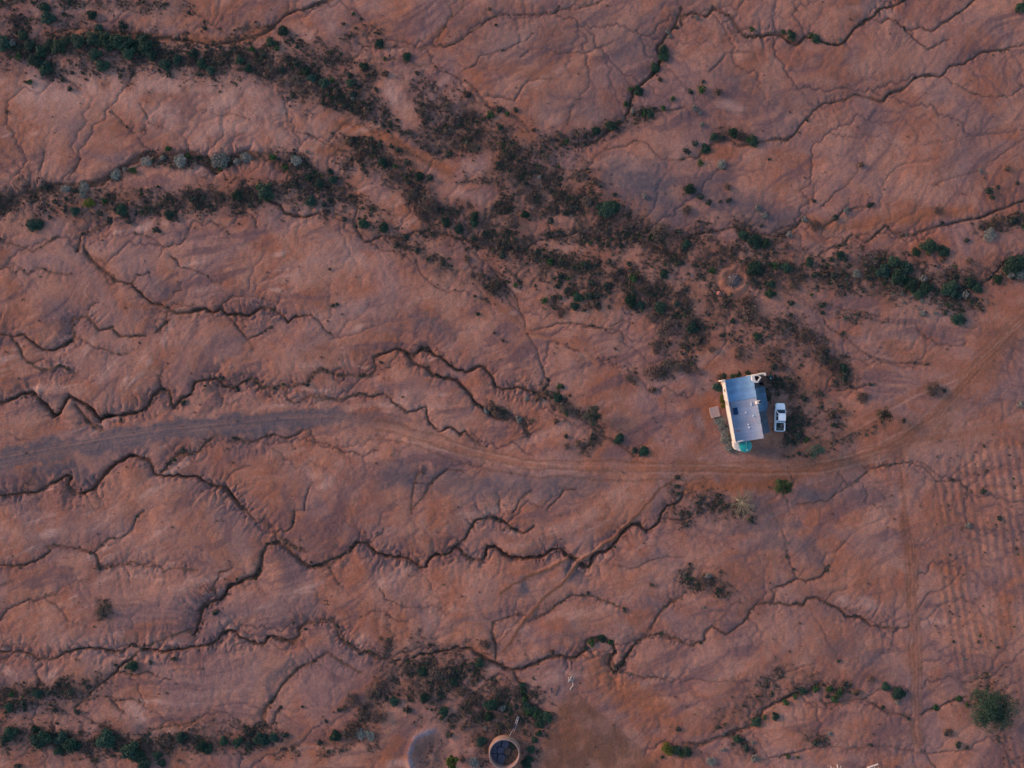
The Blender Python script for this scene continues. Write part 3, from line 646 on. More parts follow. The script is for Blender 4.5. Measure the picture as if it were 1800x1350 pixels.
gm = bpy.data.materials.new("red_soil"); gm.use_nodes = True
nt = gm.node_tree; N = nt.nodes; L = nt.links
b = N["Principled BSDF"]; b.inputs['Roughness'].default_value = 0.95; b.inputs['Specular IOR Level'].default_value = 0.15
a1 = N.new("ShaderNodeAttribute"); a1.attribute_name = "soil_a"
a2 = N.new("ShaderNodeAttribute"); a2.attribute_name = "soil_b"
s1 = N.new("ShaderNodeSeparateColor"); L.new(a1.outputs['Color'], s1.inputs[0])
s2 = N.new("ShaderNodeSeparateColor"); L.new(a2.outputs['Color'], s2.inputs[0])
geo = N.new("ShaderNodeNewGeometry")
def noise(scale, det=4, dist=0.0, rough=0.55):
    n = N.new("ShaderNodeTexNoise"); n.inputs['Scale'].default_value = scale; n.inputs['Detail'].default_value = det
    n.inputs['Distortion'].default_value = dist; n.inputs['Roughness'].default_value = rough
    L.new(geo.outputs['Position'], n.inputs['Vector']); return n.outputs['Fac']
def rng_(sock, a, b_, c=0.0, d_=1.0):
    m = N.new("ShaderNodeMapRange"); m.inputs['From Min'].default_value = a; m.inputs['From Max'].default_value = b_
    m.inputs['To Min'].default_value = c; m.inputs['To Max'].default_value = d_; L.new(sock, m.inputs['Value']); return m.outputs['Result']
def mixc(fac, A, B):
    m = N.new("ShaderNodeMix"); m.data_type = 'RGBA'
    L.new(fac, m.inputs['Factor'])
    for s, v in (('A', A), ('B', B)):
        if isinstance(v, tuple): m.inputs[s].default_value = (*v, 1)
        else: L.new(v, m.inputs[s])
    return m.outputs['Result']
def mul(a, b_):
    m = N.new("ShaderNodeMath"); m.operation = 'MULTIPLY'
    for i, v in enumerate((a, b_)):
        if isinstance(v, float): m.inputs[i].default_value = v
        else: L.new(v, m.inputs[i])
    return m.outputs[0]
c = mixc(rng_(noise(0.09, 6, 0.8, 0.6), 0.42, 0.58), (0.470,0.202,0.128), (0.375,0.130,0.070))
c = mixc(mul(rng_(noise(0.055, 7, 1.6, 0.62), 0.47, 0.64), 0.85), c, (0.285,0.150,0.128))
c = mixc(mul(rng_(noise(0.6, 6, 1.2), 0.5, 0.75), 0.40), c, (0.52,0.25,0.175))
c = mixc(mul(rng_(noise(1.7, 5, 0.5), 0.5, 0.8), 0.35), c, (0.31,0.125,0.088))
c = mixc(mul(a2.outputs['Alpha'], 0.75), c, (0.170,0.088,0.084))                    # grey silt along every little watercourse
c = mixc(s1.outputs[1], c, (0.35,0.115,0.052))
c = mixc(s1.outputs[2], c, (0.56,0.29,0.21))
c = mixc(mul(s1.outputs[0], rng_(noise(1.1, 5), 0.3, 0.6, 0.75, 1.0)), c, (0.118,0.094,0.098))
c = mixc(s2.outputs[0], c, (0.170,0.074,0.043))
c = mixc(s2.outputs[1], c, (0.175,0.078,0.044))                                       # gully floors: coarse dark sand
lit = mixc(rng_(noise(2.3, 6, 0.6), 0.4, 0.62), (0.070,0.054,0.046), (0.145,0.083,0.060))
c = mixc(a1.outputs['Alpha'], c, lit)
c = mixc(s2.outputs[2], c, (0.27,0.215,0.235))
grain = mixc(rng_(noise(3.6, 6, 0.2, 0.7), 0.33, 0.67), (0.74,0.74,0.74), (1.18,1.18,1.18))
mm = N.new("ShaderNodeMix"); mm.data_type = 'RGBA'; mm.blend_type = 'MULTIPLY'; mm.inputs['Factor'].default_value = 1.0
L.new(c, mm.inputs['A']); L.new(grain, mm.inputs['B'])
L.new(mm.outputs['Result'], b.inputs['Base Color'])
bp = N.new("ShaderNodeBump"); bp.inputs['Strength'].default_value = 0.7; bp.inputs['Distance'].default_value = 0.13
L.new(noise(2.2, 7, 0.25, 0.65), bp.inputs['Height']); L.new(bp.outputs['Normal'], b.inputs['Normal'])

gme = np_mesh("ground", verts, quads, gm, smooth=True)
def put(name, chans):
    at = gme.attributes.new(name, 'FLOAT_COLOR', 'POINT')
    arr = np.stack([ext(np.clip(k * ef, 0, 1)) for k in chans], -1).reshape(-1)
    at.data.foreach_set("color", arr.astype(np.float32))
# long wisps of pale crust and grey fines, drawn out the way the sheet wash runs
th = 0.33 + 0.25 * fbm(X, Y, 45.0, 2, 601)
u_ = X * np.cos(th) + Y * np.sin(th) + 2.0 * nz_big; v_ = -X * np.sin(th) + Y * np.cos(th) + 1.4 * nz_big
wisp = fbm(u_ * 0.16, v_, 2.6, 5, 611, gain=0.66)
bare = (1 - np.clip(m_lit * 1.4, 0, 1)) * (1 - 0.7 * m_flat)
m_pale = np.maximum(m_pale, 0.85 * sstep(0.12, 0.80, wisp) * bare * np.clip(0.6 - X / 160.0, 0.2, 1))
for w, p in TRACKS[3:5]: brush(m_trk, p, 3.2, .85, 0.8, 0.15)
for dx in (-8, -3.5, 4.5, 9):
    brush(m_trk, [(1590+dx*.8,870+7*dx),(1596+dx,950),(1600+dx,1020),(1604+dx,1080),(1607+dx,1150),(1609+dx,1220),(1611+dx,1310)], 2.2, .6, 1.0, 0.5)
for dy in (-11, 5, 19):
    brush(m_trk, [(660,750+dy),(740,768+dy),(830,797+dy),(920,818+dy),(1100,824+dy),(1250,826+dy)], 2.6, .5, 0.9, 0.35)
m_silt = np.maximum(m_silt, 0.95 * sstep(0.08, 0.65, -wisp) * bare)
put("soil_a", (m_peb_shade * (1 - 0.75*streak), m_sand, np.maximum(0.55 * streak, np.maximum(m_pale * np.clip(0.6 + 0.8 * nz_mid, 0.1, 1.1), 0.30 * ruts)), m_lit))
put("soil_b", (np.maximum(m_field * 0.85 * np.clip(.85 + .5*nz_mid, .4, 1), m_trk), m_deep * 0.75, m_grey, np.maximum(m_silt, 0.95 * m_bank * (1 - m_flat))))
ground = link("ground", gme)
tag(ground, "eroded red soil plain cut by branching gullies", None, None, "structure")
del ground["label"]
# ------------------------------------------------------------------ house
cream = mat("cream_plaster", (0.72,0.60,0.50), 0.9, var=0.08, scale=1.2, bump=0.2)
cream_old = mat("grimy_plaster", (0.55,0.46,0.40), 0.9, var=0.15, scale=1.5, bump=0.2)
zinc_new = mat("new_galvanised_sheet", (0.20,0.345,0.50), 0.6, 0.05, var=0.14, scale=0.7, rand=0.10)
zinc_old = mat("weathered_galvanised_sheet", (0.27,0.325,0.42), 0.65, 0.05, scale=0.6, col2=(0.38,0.35,0.40), rand=0.10)
verandah_m = mat("dull_blue_sheet", (0.075,0.15,0.22), 0.55, 0.15, var=0.25, scale=0.8, rand=0.10)
concrete = mat("worn_concrete", (0.23,0.20,0.20), 0.9, var=0.2, scale=1.3, bump=0.3)
soot = mat("soot", (0.012,0.012,0.014), 0.95)
glass_d = mat("dark_glass", (0.010,0.030,0.062), 0.35, spec=0.15)
wood_d = mat("old_timber", (0.13,0.085,0.06), 0.8, var=0.3, scale=6)
whitep = mat("white_enamel", (0.78,0.80,0.80), 0.4)
rust = mat("rusty_steel", (0.20,0.08,0.045), 0.8, var=0.4, scale=4)

A_H = -math.atan2(22.0, 112.0) * -1   # the long axis leans 11 degrees
HZ = 2.4                              # eaves
nw = Vector(W(1273.3, 667.8, HZ)); ne = Vector(W(1322, 659.5, HZ + .35)); se = Vector(W(1343.7, 770.5, HZ + .35)); sw = Vector(W(1293.5, 778.5, HZ))
ux = (ne - nw).normalized(); uy = (sw - nw).normalized()
LW = (ne - nw).length; LL = (sw - nw).length
uy = Vector((ux.y, -ux.x)) if Vector((ux.y, -ux.x)).dot(uy) > 0 else Vector((-ux.y, ux.x))
uy = (uy + (sw - nw).normalized()).normalized(); ux = Vector((-uy.y, uy.x)) if Vector((-uy.y, uy.x)).dot(ux) > 0 else Vector((uy.y, -uy.x))
HM = Matrix(((ux.x, uy.x, 0, nw.x), (ux.y, uy.y, 0, nw.y), (0, 0, 1, 0), (0, 0, 0, 1)))
# house frame: u to the east (0..LW), v to the south (0..LL), z up
g0 = Z0
house = empty("farm_house", (nw.x, nw.y, g0))
tag(house, "cream plastered farmhouse with a long blue and grey corrugated metal roof", "house")
HML = Matrix.Translation((-nw.x, -nw.y, -g0)) @ HM
def hpart(name, fn, m, parent=None, smooth=False):
    bm = bmesh.new(); fn(bm)
    bmesh.ops.transform(bm, matrix=HML, verts=bm.verts)
    bmesh.ops.recalc_face_normals(bm, faces=bm.faces)
    return link(name, bm_mesh(name, bm, m, smooth), parent or house)
def uv(px, py, z):
    w = Vector(W(px, py, z)) - Vector((nw.x, nw.y)); return w.dot(ux), w.dot(uy)
T = 0.28
# walls: west wall pulled in under the roof edge, with openings
def wall_w(bm):
    # openings in the west wall: (v0, v1, sill, head)
    ops = [(1.75, 2.35, 1.1, 1.75), (4.0, 4.9, 0.0, 1.98)]
    v = 0.0
    for a, b_, s, h in ops:
        add_box(bm, -0.02, T, v, a, -0.4 + g0, HZ + .03)
        if s > 0: add_box(bm, -0.02, T, a, b_, -0.4 + g0, g0 + s)
        add_box(bm, -0.02, T, a, b_, g0 + h, HZ + .03)
        v = b_
    add_box(bm, -0.02, T, v, LL, -0.4 + g0, HZ + .03)
hpart("wall", wall_w, cream)
hpart("wall", lambda bm: add_box(bm, T, LW - .5, 0.42, 0.42 + T, g0 - .4, HZ - .08), cream)
hpart("wall", lambda bm: add_box(bm, T, LW - .5, LL - T - .05, LL - .08, g0 - .4, HZ - .08), cream)
hpart("wall", lambda bm: add_box(bm, LW - .5, LW - .5 + T, 0.42, LL - .08, g0 - .4, HZ - .02), cream)
def parapet(bm):
    add_box(bm, -0.10, 0.02, 0.0, 1.75, HZ + .035, HZ + .28)
    add_box(bm, -0.50, -0.105, 0.0, 0.22, g0 - .3, HZ + .28)
    add_box(bm, -0.13, 0.02, 2.35, 5.9, HZ + .035, HZ + .24)
    add_box(bm, -0.05, 0.02, 5.9, LL, HZ + .035, HZ + .18)
hpart("parapet", parapet, cream)
for a, b_, s, h in [(1.75, 2.35, 1.1, 1.75)]:
    w_ = hpart("window", lambda bm: [add_box(bm, 0.04, 0.10, a, a+.06, g0+s, g0+h), add_box(bm, 0.04, 0.10, b_-.06, b_, g0+s, g0+h), add_box(bm, 0.04, 0.10, a+.06, b_-.06, g0+s, g0+s+.06), add_box(bm, 0.04, 0.10, a+.06, b_-.06, g0+h-.06, g0+h), add_box(bm, 0.05, 0.09, (a+b_)/2-.02, (a+b_)/2+.02, g0+s+.06, g0+h-.06)], wood_d)
    hpart("pane", lambda bm: add_box(bm, 0.06, 0.075, a+.06, b_-.06, g0+s+.06, g0+h-.06), glass_d, w_)
dr = hpart("door", lambda bm: add_box(bm, 0.06, 0.11, 4.02, 4.88, g0, g0+1.96, 0.008), cream_old)
hpart("handle", lambda bm: add_box(bm, 0.02, 0.055, 4.75, 4.82, g0+1.0, g0+1.04), rust, dr)
# roof sheets: narrow corrugated sheets lying across the house, each its own sheet
def sheet_mesh(name, u0, u1, v0, v1, z_at, m, ribs=7, lap=0.0):
    nn = ribs * 4
    vs = []; fs = []
    for i in range(nn + 1):
        v = v0 + (v1 - v0) * i / nn
        dz = 0.022 * math.cos(2 * math.pi * i / 4.0)
        for u in (u0, (u0 + u1) / 2, u1):
            for dd in (0.0, -0.012):
                vs.append((u, v, z_at(u) + dz + dd + lap))
    k = 6
    for i in range(nn):
        for j in (0, 1):
            a = i*k + j*2; b2 = a + 2; c_ = a + k; d_ = b2 + k
            fs += [(a, b2, d_, c_), (a+1, c_+1, d_+1, b2+1)]
        for j in (0, 2):
            a = i*k + j*2; c_ = a + k
            fs.append((a, a+1, c_+1, c_) if j == 0 else (a, c_, c_+1, a+1))
    for j in (0, 1):
        a = j*2; fs.append((a, a+1, a+3, a+2)); a = nn*k + j*2; fs.append((a, a+2, a+3, a+1))
    vv = np.array([tuple(HML @ Vector(p)) for p in vs])
    return np_mesh(name, vv, np.array(fs), m)
zr = lambda u: HZ + 0.10 + 0.35 * u / LW
NS = 17
sw_ = (LL - 0.02) / NS
split = uv(1283.7, 705.6, HZ)[1]
for i in range(NS):
    v0 = 0.01 + i * sw_
    new = v0 + sw_ * .5 < split
    u0 = 0.03
    me = sheet_mesh("roof_sheet", u0, LW + (0.06 if i % 3 else 0.02), v0 + 0.006, v0 + sw_ - 0.006, zr, zinc_new if new else zinc_old, lap=0.05 if new else (0.006 * (i % 2)))
    link("roof_sheet", me, house)
# white round vents and the small flue on the roof
for (x, y) in ((672,527),(677,551),(615,640),(698,681),(642,785),(652,820)):
    u, v = uv(1220 + x/6.75, 630 + y/6.75, HZ + .3)
    hpart("roof_vent", lambda bm: add_lathe(bm, [(0.09, zr(u)), (0.09, zr(u) + .10), (0.14, zr(u) + .11), (0.13, zr(u) + .15), (0.0, zr(u) + .18)], 12, u, v), whitep)
u, v = uv(1283.9, 711, HZ)
hpart("gutter_pipe", lambda bm: add_tube(bm, [(u, v - .5, zr(u) + .08), (u + .03, v + .45, zr(u) + .08)], 0.05), soot)
# solar panel
pq = [uv(1220 + x/6.75, 630 + y/6.75, HZ + .25) for x, y in ((450,590),(505,583),(530,662),(478,672))]
cu = sum(p[0] for p in pq)/4; cv = sum(p[1] for p in pq)/4
pv = mat("solar_cells", (0.004,0.024,0.075), 0.5, spec=0.08)
sp = hpart("solar_panel", lambda bm: add_box(bm, cu-.43, cu+.43, cv-.66, cv+.66, zr(cu)+.12, zr(cu)+.155, .006), mat("alu_frame", (0.03,0.06,0.12), .5, .2))
for i in range(4):
    for j in range(6):
        a = cu - .41 + i * .205; b_ = cv - .64 + j * .2135
        hpart("solar_cell", lambda bm: add_box(bm, a+.008, a+.197, b_+.008, b_+.205, zr(cu)+.157, zr(cu)+.161), pv, sp)
for q_ in (-.4, .36):
    hpart("bracket", lambda bm: add_box(bm, cu+q_, cu+q_+.04, cv-.5, cv+.5, zr(cu)+.02, zr(cu)+.118), rust, sp)
# loose dark strap on the roof, rusty stain sheet near the south end is left to the sheets
u, v = uv(1298, 757.5, HZ + .3)
hpart("roof_patch", lambda bm: add_box(bm, u-.32, u+.32, v-.07, v+.07, zr(u)+.03, zr(u)+.055), rust)
# big open hearth chimney: five sided stack, hollow
pz = HZ + 1.0
outer = [uv(1260 + x/16.88, 640 + y/16.88, pz) for x, y in ((1040,345),(1110,325),(1245,335),(1325,390),(1222,553),(1145,553),(1052,480))]
inner = [uv(1260 + x/16.88, 640 + y/16.88, pz) for x, y in ((1118,358),(1150,352),(1235,350),(1290,398),(1205,512),(1150,478),(1130,430))]
def chim(bm):
    n = len(outer)
    rings = [[bm.verts.new((p[0], p[1], z)) for p in pl] for pl, z in ((outer, g0 - .2), (outer, pz), (inner, pz), (inner, pz - 2.2))]
    for A, B in zip(rings[:-1], rings[1:]):
        for i in range(n): bm.faces.new((A[i], A[(i+1) % n], B[(i+1) % n], B[i]))
ch = hpart("chimney", chim, cream)
hpart("flue", lambda bm: add_prism(bm, [( (p[0]-sum(q[0] for q in inner)/7)*.999+sum(q[0] for q in inner)/7, (p[1]-sum(q[1] for q in inner)/7)*.999+sum(q[1] for q in inner)/7) for p in inner], pz - 2.15, pz - .55), soot, ch)
# yard wall running east from the hearth, with its end pillar
a0 = uv(1326.5, 659.5, 2.4); a1_ = uv(1343.6, 656.6, 2.4)
def ywall(bm):
    ax, ay = a0; bx_, by_ = a1_
    add_prism(bm, [(ax, ay-.10), (bx_, by_-.10), (bx_, by_+.10), (ax, ay+.10)], g0-.3, 2.4)
    add_box(bm, bx_-.02, bx_+.26, by_-.13, by_+.42, g0-.3, 2.48)
hpart("yard_wall", ywall, cream)
# small chimney in the middle of the east side
cz = HZ + 1.2
cq = uv(1220 + 765/6.75, 630 + 520/6.75, cz)
sc = hpart("chimney", lambda bm: add_box(bm, cq[0]-.35, cq[0]+.36, cq[1]-.28, cq[1]+.28, HZ-.4, cz, .015), cream)
hpart("flue", lambda bm: add_lathe(bm, [(0.0, cz+.004), (0.2, cz+.004), (0.2, cz+.12), (0.15, cz+.12), (0.15, cz+.02), (0.0, cz+.02)], 16, cq[0]+.22, cq[1]+.02), soot, sc)
# verandah roof, lower, in sheets
VZ = 2.1
va = [uv(1220 + x/6.75, 630 + y/6.75, VZ) for x, y in ((722,300),(836,272),(888,600),(800,628))]
vu0 = LW - .19; n_ = 8
vv0 = uv(1330, 682, VZ)[1]; vv1 = uv(1345, 722, VZ)[1]
zv = lambda u: VZ + 0.25 - 0.16 * (u - vu0)
VE = uv(1350.5, 712, VZ)[0]
for i in range(n_):
    t0 = vv0 + (vv1 - vv0) * i / n_; t1 = vv0 + (vv1 - vv0) * (i+1) / n_
    e_ = VE - (0.30 if i == n_-1 else 0.0)
    me = sheet_mesh("verandah_sheet", vu0, e_, t0 + .006, t1 - .006, zv, verandah_m, ribs=5)
    link("verandah_sheet", me, house)
for v in (vv0 + .1, (vv0 + vv1)/2, vv1 - .9):
    hpart("post", lambda bm: add_box(bm, VE-.25, VE-.15, v-.05, v+.05, g0, zv(VE-.2)-.035), wood_d)
hpart("stoep", lambda bm: add_box(bm, LW-.215, VE + .1, vv0 - 2.0, LL - .5, g0-.3, g0+.14, .03), mat('shade_toned_screed', (0.115,0.125,0.15), .9, var=.2, scale=1.3))  # the house's shade is put into the slab's dark bluish colour
# yard things on the stoep (seen between hearth and verandah)
hpart("step", lambda bm: add_box(bm, LW + .1, LW + 1.3, LL-.48, LL-.12, g0-.3, g0+.08, .02), concrete)
# curved white terrace wall at the south end and its plastered plinth
tz = g0 + 1.7
tpoly = [uv(1220 + x/6.75, 630 + y/6.75, tz) for x, y in ((470,985),(478,1050),(500,1083),(552,1103),(560,1090),(538,1062),(532,1035),(536,1008),(552,990))]
hpart("tank_plinth", lambda bm: add_prism(bm, tpoly, g0-.3, tz), cream)
def arcwall(bm):
    pts = [uv(1220 + x/6.75, 630 + y/6.75, 2.6) for x, y in ((497,1000),(530,985),(575,975),(622,973))]
    o = [(p[0], p[1]-.11) for p in pts]; i_ = [(p[0], p[1]+.11) for p in pts]
    add_prism(bm, o + i_[::-1], g0-.3, 2.6)
hpart("terrace_wall", arcwall, cream)

# ------------------------------------------------------------------ green water tank south of the house
TZ = g0 + 2.0
tx, ty = W(1220 + 617/6.75, 630 + 1040/6.75, TZ)
tank = empty("water_tank", (tx, ty, g0))
tag(tank, "round turquoise green plastic rainwater tank against the south end of the farmhouse", "water tank")
poly = mat("green_polythene", (0.012,0.26,0.235), 0.38, var=0.12, scale=2.0, coat=0.15)
bm = bmesh.new()
prof = [(0.0, 0.0), (1.16, 0.0)]
for i in range(8):
    z = 0.05 + i * 0.21
    prof += [(1.20, z), (1.20, z + .13), (1.175, z + .15), (1.175, z + .19)]
prof += [(1.20, 1.76), (1.16, 1.84), (0.85, 1.98), (0.45, 2.1), (0.25, 2.13), (0.0, 2.13)]
add_lathe(bm, prof, 40); link("tank_body", bm_mesh("tank_body", bm, poly, False), tank)
bm = bmesh.new()
add_lathe(bm, [(0.0, 2.10), (0.27, 2.10), (0.27, 2.2), (0.24, 2.22), (0.0, 2.235)], 24); link("lid", bm_mesh("lid", bm, poly), tank)
for k in range(10):
    a = 2*math.pi*k/10
    bm = bmesh.new(); ca, sa = math.cos(a), math.sin(a)
    add_tube(bm, [(ca*.32, sa*.32, 2.105), (ca*.8, sa*.8, 2.01), (ca*1.15, sa*1.15, 1.855)], 0.026, 6)
    link("roof_rib", bm_mesh("roof_rib", bm, poly), tank)
bm = bmesh.new(); add_tube(bm, [(0.02, 1.75, 2.35), (0.02, 0.95, 2.12), (0.02, .35, 2.14)], 0.045, 8)
link("inlet_pipe", bm_mesh("inlet_pipe", bm, mat("grey_plastic", (0.42,0.50,0.50), .5)), tank)
bm = bmesh.new(); add_lathe(bm, [(0, 2.0), (0.12, 2.0), (0.12, 2.13), (0.08, 2.15), (0, 2.16)], 12, 0.17, -0.72)
link("filler_cap", bm_mesh("filler_cap", bm, mat("grey_plastic", (0.4,0.5,0.5))), tank)

# ------------------------------------------------------------------ slab, drum
sx, sy = W(1256.3, 724.3, .6)
slab = empty("concrete_slab", (sx, sy, g0), math.radians(13))
tag(slab, "square pinkish concrete cover slab in the bare yard west of the house", "slab")
bm = bmesh.new(); add_box(bm, -.87, .87, -1.0, 1.0, 0.5, 0.62, .02); link("cover", bm_mesh("cover", bm, mat("pink_concrete", (0.42,0.27,0.22), .9, var=.12, scale=1.2, bump=.3)), slab)
bm = bmesh.new(); add_box(bm, -.78, .78, -.9, .9, -.2, 0.498, .02); link("base", bm_mesh("base", bm, concrete), slab)
dx_, dy_ = W(1354.8, 663, .8)
drum = empty("steel_drum", (dx_, dy_, ground_z(dx_, dy_)))
tag(drum, "round black-green drum with a small white cap behind the hearth chimney", "drum")
bm = bmesh.new(); add_lathe(bm, [(0, -.1), (.42, -.1), (.42, .28), (.44, .3), (.42, .32), (.42, .58), (.44, .6), (.42, .62), (.42, .88), (.40, .9), (.38, .86), (0, .86)], 24)
link("shell", bm_mesh("shell", bm, mat("black_green_paint", (0.012,0.032,0.028), .5)), drum)
bm = bmesh.new(); add_lathe(bm, [(0, .862), (.09, .862), (.09, .93), (0, .94)], 12, -.08, -.22); link("cap", bm_mesh("cap", bm, whitep), drum)
# dark pot and chair on the stoep
qx, qy = W(1339, 674.5, .9)
pot = empty("cooking_pot", (qx, qy, g0 + .14)); tag(pot, "black three-legged iron pot on the paved yard beside the hearth chimney", "pot")
bm = bmesh.new(); add_lathe(bm, [(0, .15), (.2, .18), (.32, .32), (.34, .48), (.28, .62), (.32, .68), (.28, .68), (.25, .6), (.3, .46), (.2, .25), (0, .22)], 18); link("bowl", bm_mesh("bowl", bm, soot), pot)
for k in range(3):
    a = 2.1*k + .4; bm = bmesh.new(); add_tube(bm, [(.18*math.cos(a), .18*math.sin(a), .22), (.3*math.cos(a), .3*math.sin(a), 0)], .03, 6); link("leg", bm_mesh("leg", bm, soot), pot)

# ------------------------------------------------------------------ white pickup
paint = mat("white_car_paint", (0.74,0.80,0.84), 0.28, var=0.02, coat=0.5)
trim = mat("black_trim", (0.02,0.02,0.022), 0.6)
rubber = mat("tyre_rubber", (0.02,0.02,0.02), 0.9)
chrome = mat("steel_rim", (0.5,0.5,0.52), 0.35, 0.8)
lamp = mat("lamp_glass", (0.6,0.62,0.62), 0.15); redl = mat("tail_lamp_glass", (0.35,0.02,0.02), 0.25)
tx, ty = W(1372.2, 733.2, 1.2)
truck = empty("pickup_truck", (tx, ty, g0 + .01), math.radians(-1.5))
tag(truck, "white double cab pickup truck parked on bare ground east of the farmhouse", "pickup truck")
def tp(name, fn, m, parent=None, smooth=False):
    bm = bmesh.new(); fn(bm); bmesh.ops.recalc_face_normals(bm, faces=bm.faces)
    return link(name, bm_mesh(name, bm, m, smooth), parent or truck)
# y forward (up in the picture), half width along x
def hull(bm, stations):
    """stations: (y, half_width, z_bottom, z_top, top_half_width)"""
    rings = []
    for y, hw, zb, zt, tw in stations:
        zm = zb + (zt - zb) * .62
        ring = [(-hw*.94, zb), (-hw, zb + .12), (-hw, zm), (-tw, zt), (-tw*.5, zt + .015), (0, zt + .025), (tw*.5, zt + .015), (tw, zt), (hw, zm), (hw, zb + .12), (hw*.94, zb)]
        rings.append([bm.verts.new((x, y, z)) for x, z in ring])
    for A, B in zip(rings[:-1], rings[1:]):
        n = len(A)
        for i in range(n): bm.faces.new((A[i], A[(i+1) % n], B[(i+1) % n], B[i]))
    bm.faces.new(rings[0]); bm.faces.new(rings[-1][::-1])
tp("body", lambda bm: hull(bm, [(-.98,.90,.34,1.04,.82),(-.9,.93,.32,1.05,.84),(0,.93,.32,1.06,.85),(1.0,.93,.32,1.08,.86),(1.1,.93,.32,1.10,.86),(1.7,.93,.34,1.07,.84),(2.3,.90,.36,1.0,.78),(2.55,.80,.4,.92,.66),(2.64,.62,.45,.80,.50)]), paint, smooth=False)
# cab: windscreen, side glass, rear glass and roof as separate pieces
zb, zt = 1.10, 1.74
def quadbox(bm, a, b_, c_, d_, th):
    A = [Vector(p) for p in (a, b_, c_, d_)]
    n = (A[1]-A[0]).cross(A[3]-A[0]).normalized() * th
    vs = [bm.verts.new(p) for p in A] + [bm.verts.new(p + n) for p in A]
    for q in ((0,1,2,3),(7,6,5,4),(0,4,5,1),(1,5,6,2),(2,6,7,3),(3,7,4,0)): bm.faces.new([vs[i] for i in q])
bw, rw = .84, .66
yf0, yf1, yr1, yr0 = 1.42, .72, -.62, -.82
tp("roof", lambda bm: hull(bm, [(yr1-.05,rw+.0,zt-.02,zt+.03,rw-.08),(yr1+.1,rw+.02,zt-.02,zt+.06,rw-.06),(0.1,rw+.03,zt-.02,zt+.075,rw-.05),(yf1-.15,rw+.02,zt-.02,zt+.06,rw-.06),(yf1+.04,rw,zt-.02,zt+.03,rw-.08)]), paint)
tp("windscreen", lambda bm: quadbox(bm, (-bw+.06,yf0,zb-.02), (bw-.06,yf0,zb-.02), (rw-.06,yf1+.03,zt-.01), (-rw+.06,yf1+.03,zt-.01), .02), glass_d)
tp("rear_window", lambda bm: quadbox(bm, (bw-.1,yr0,zb), (-bw+.1,yr0,zb), (-rw+.06,yr1,zt), (rw-.06,yr1,zt), .02), glass_d)
for s in (-1, 1):
    for y0, y1 in ((-.62, .16), (.26, 1.12)):
        yy0 = y0; yy1 = min(y1, 1.12)
        t1 = .60 if y1 > 1 else y1
        tp("side_window", lambda bm: quadbox(bm, (s*(bw+.015),yy0,zb+.01), (s*(bw+.015),yy1,zb+.01), (s*(rw+.025),t1,zt-.03), (s*(rw+.025),max(yy0,-.56),zt-.03), .012), glass_d)
    for y0, y1, a, c_ in ((.18,.24,.18,.24),(-.80,-.66,-.62,-.58),(1.14,1.36,.62,.76)):
        tp("pillar", lambda bm: quadbox(bm, (s*(bw+.005),y0,zb-.02), (s*(bw+.005),y1,zb-.02), (s*(rw+.01),c_,zt), (s*(rw+.01),a,zt), .04), paint)
    tp("mirror", lambda bm: add_box(bm, min(s*.93, s*1.13), max(s*.93, s*1.13), 1.02, 1.12, 1.08, 1.24, .02), paint)
    tp("headlight", lambda bm: add_box(bm, min(s*.55, s*.82), max(s*.55, s*.82), 2.42, 2.58, .72, .88, .03), lamp)
    tp("tail_light", lambda bm: add_box(bm, min(s*.80, s*.925), max(s*.80, s*.925), -2.66, -2.60, .75, 1.0, .01), redl)
    d1 = tp("door", lambda bm: add_box(bm, min(s*.928, s*.945), max(s*.928, s*.945), .24, 1.2, .42, .98, .006), paint)
    tp("handle", lambda bm: add_box(bm, min(s*.947, s*.97), max(s*.947, s*.97), .32, .46, .9, .93), trim, d1)
    d2 = tp("door", lambda bm: add_box(bm, min(s*.928, s*.945), max(s*.928, s*.945), -.72, .2, .42, .98, .006), paint)
    tp("handle", lambda bm: add_box(bm, min(s*.947, s*.97), max(s*.947, s*.97), -.64, -.5, .9, .93), trim, d2)
    tp("bed_side", lambda bm: add_box(bm, min(s*.80, s*.94), max(s*.80, s*.94), -2.6, -1.0, .36, 1.1, .03), paint)
    for y in (1.72, -1.75):
        wh = tp("wheel", lambda bm: None or add_tube(bm, [(s*.70, y, .37), (s*.93, y, .37)], .24, 18), chrome)
        def tyre(bm):
            prof = [(.24,.70),(.34,.68),(.385,.72),(.385,.90),(.34,.945),(.24,.93)]
            R_ = [[bm.verts.new((s*x, y + r*math.cos(2*math.pi*k/24), .385 + r*math.sin(2*math.pi*k/24))) for k in range(24)] for r, x in prof]
            for A, B in zip(R_, R_[1:] + R_[:1]):
                for k in range(24): bm.faces.new((A[k], A[(k+1)%24], B[(k+1)%24], B[k]))
        tp("tyre", tyre, rubber, wh)
tp("tailgate", lambda bm: add_box(bm, -.80, .80, -2.66, -2.58, .42, 1.1, .02), paint)
tp("bed_floor", lambda bm: add_box(bm, -.798, .798, -2.575, -1.0, .5, .62), mat("scuffed_bed", (0.05,0.075,0.075), .8, var=.4, scale=5))
tp("bed_rim", lambda bm: add_box(bm, -.795, .795, -1.09, -1.0, .625, 1.1, .015), paint)
tp("bumper", lambda bm: add_box(bm, -.84, .84, -2.80, -2.67, .42, .60, .03), chrome)
tp("bumper", lambda bm: hull(bm, [(2.5,.86,.38,.62,.84),(2.66,.74,.38,.62,.72),(2.72,.5,.4,.6,.46)]), trim)
tp("grille", lambda bm: add_box(bm, -.5, .5, 2.6, 2.67, .62, .80, .02), trim)
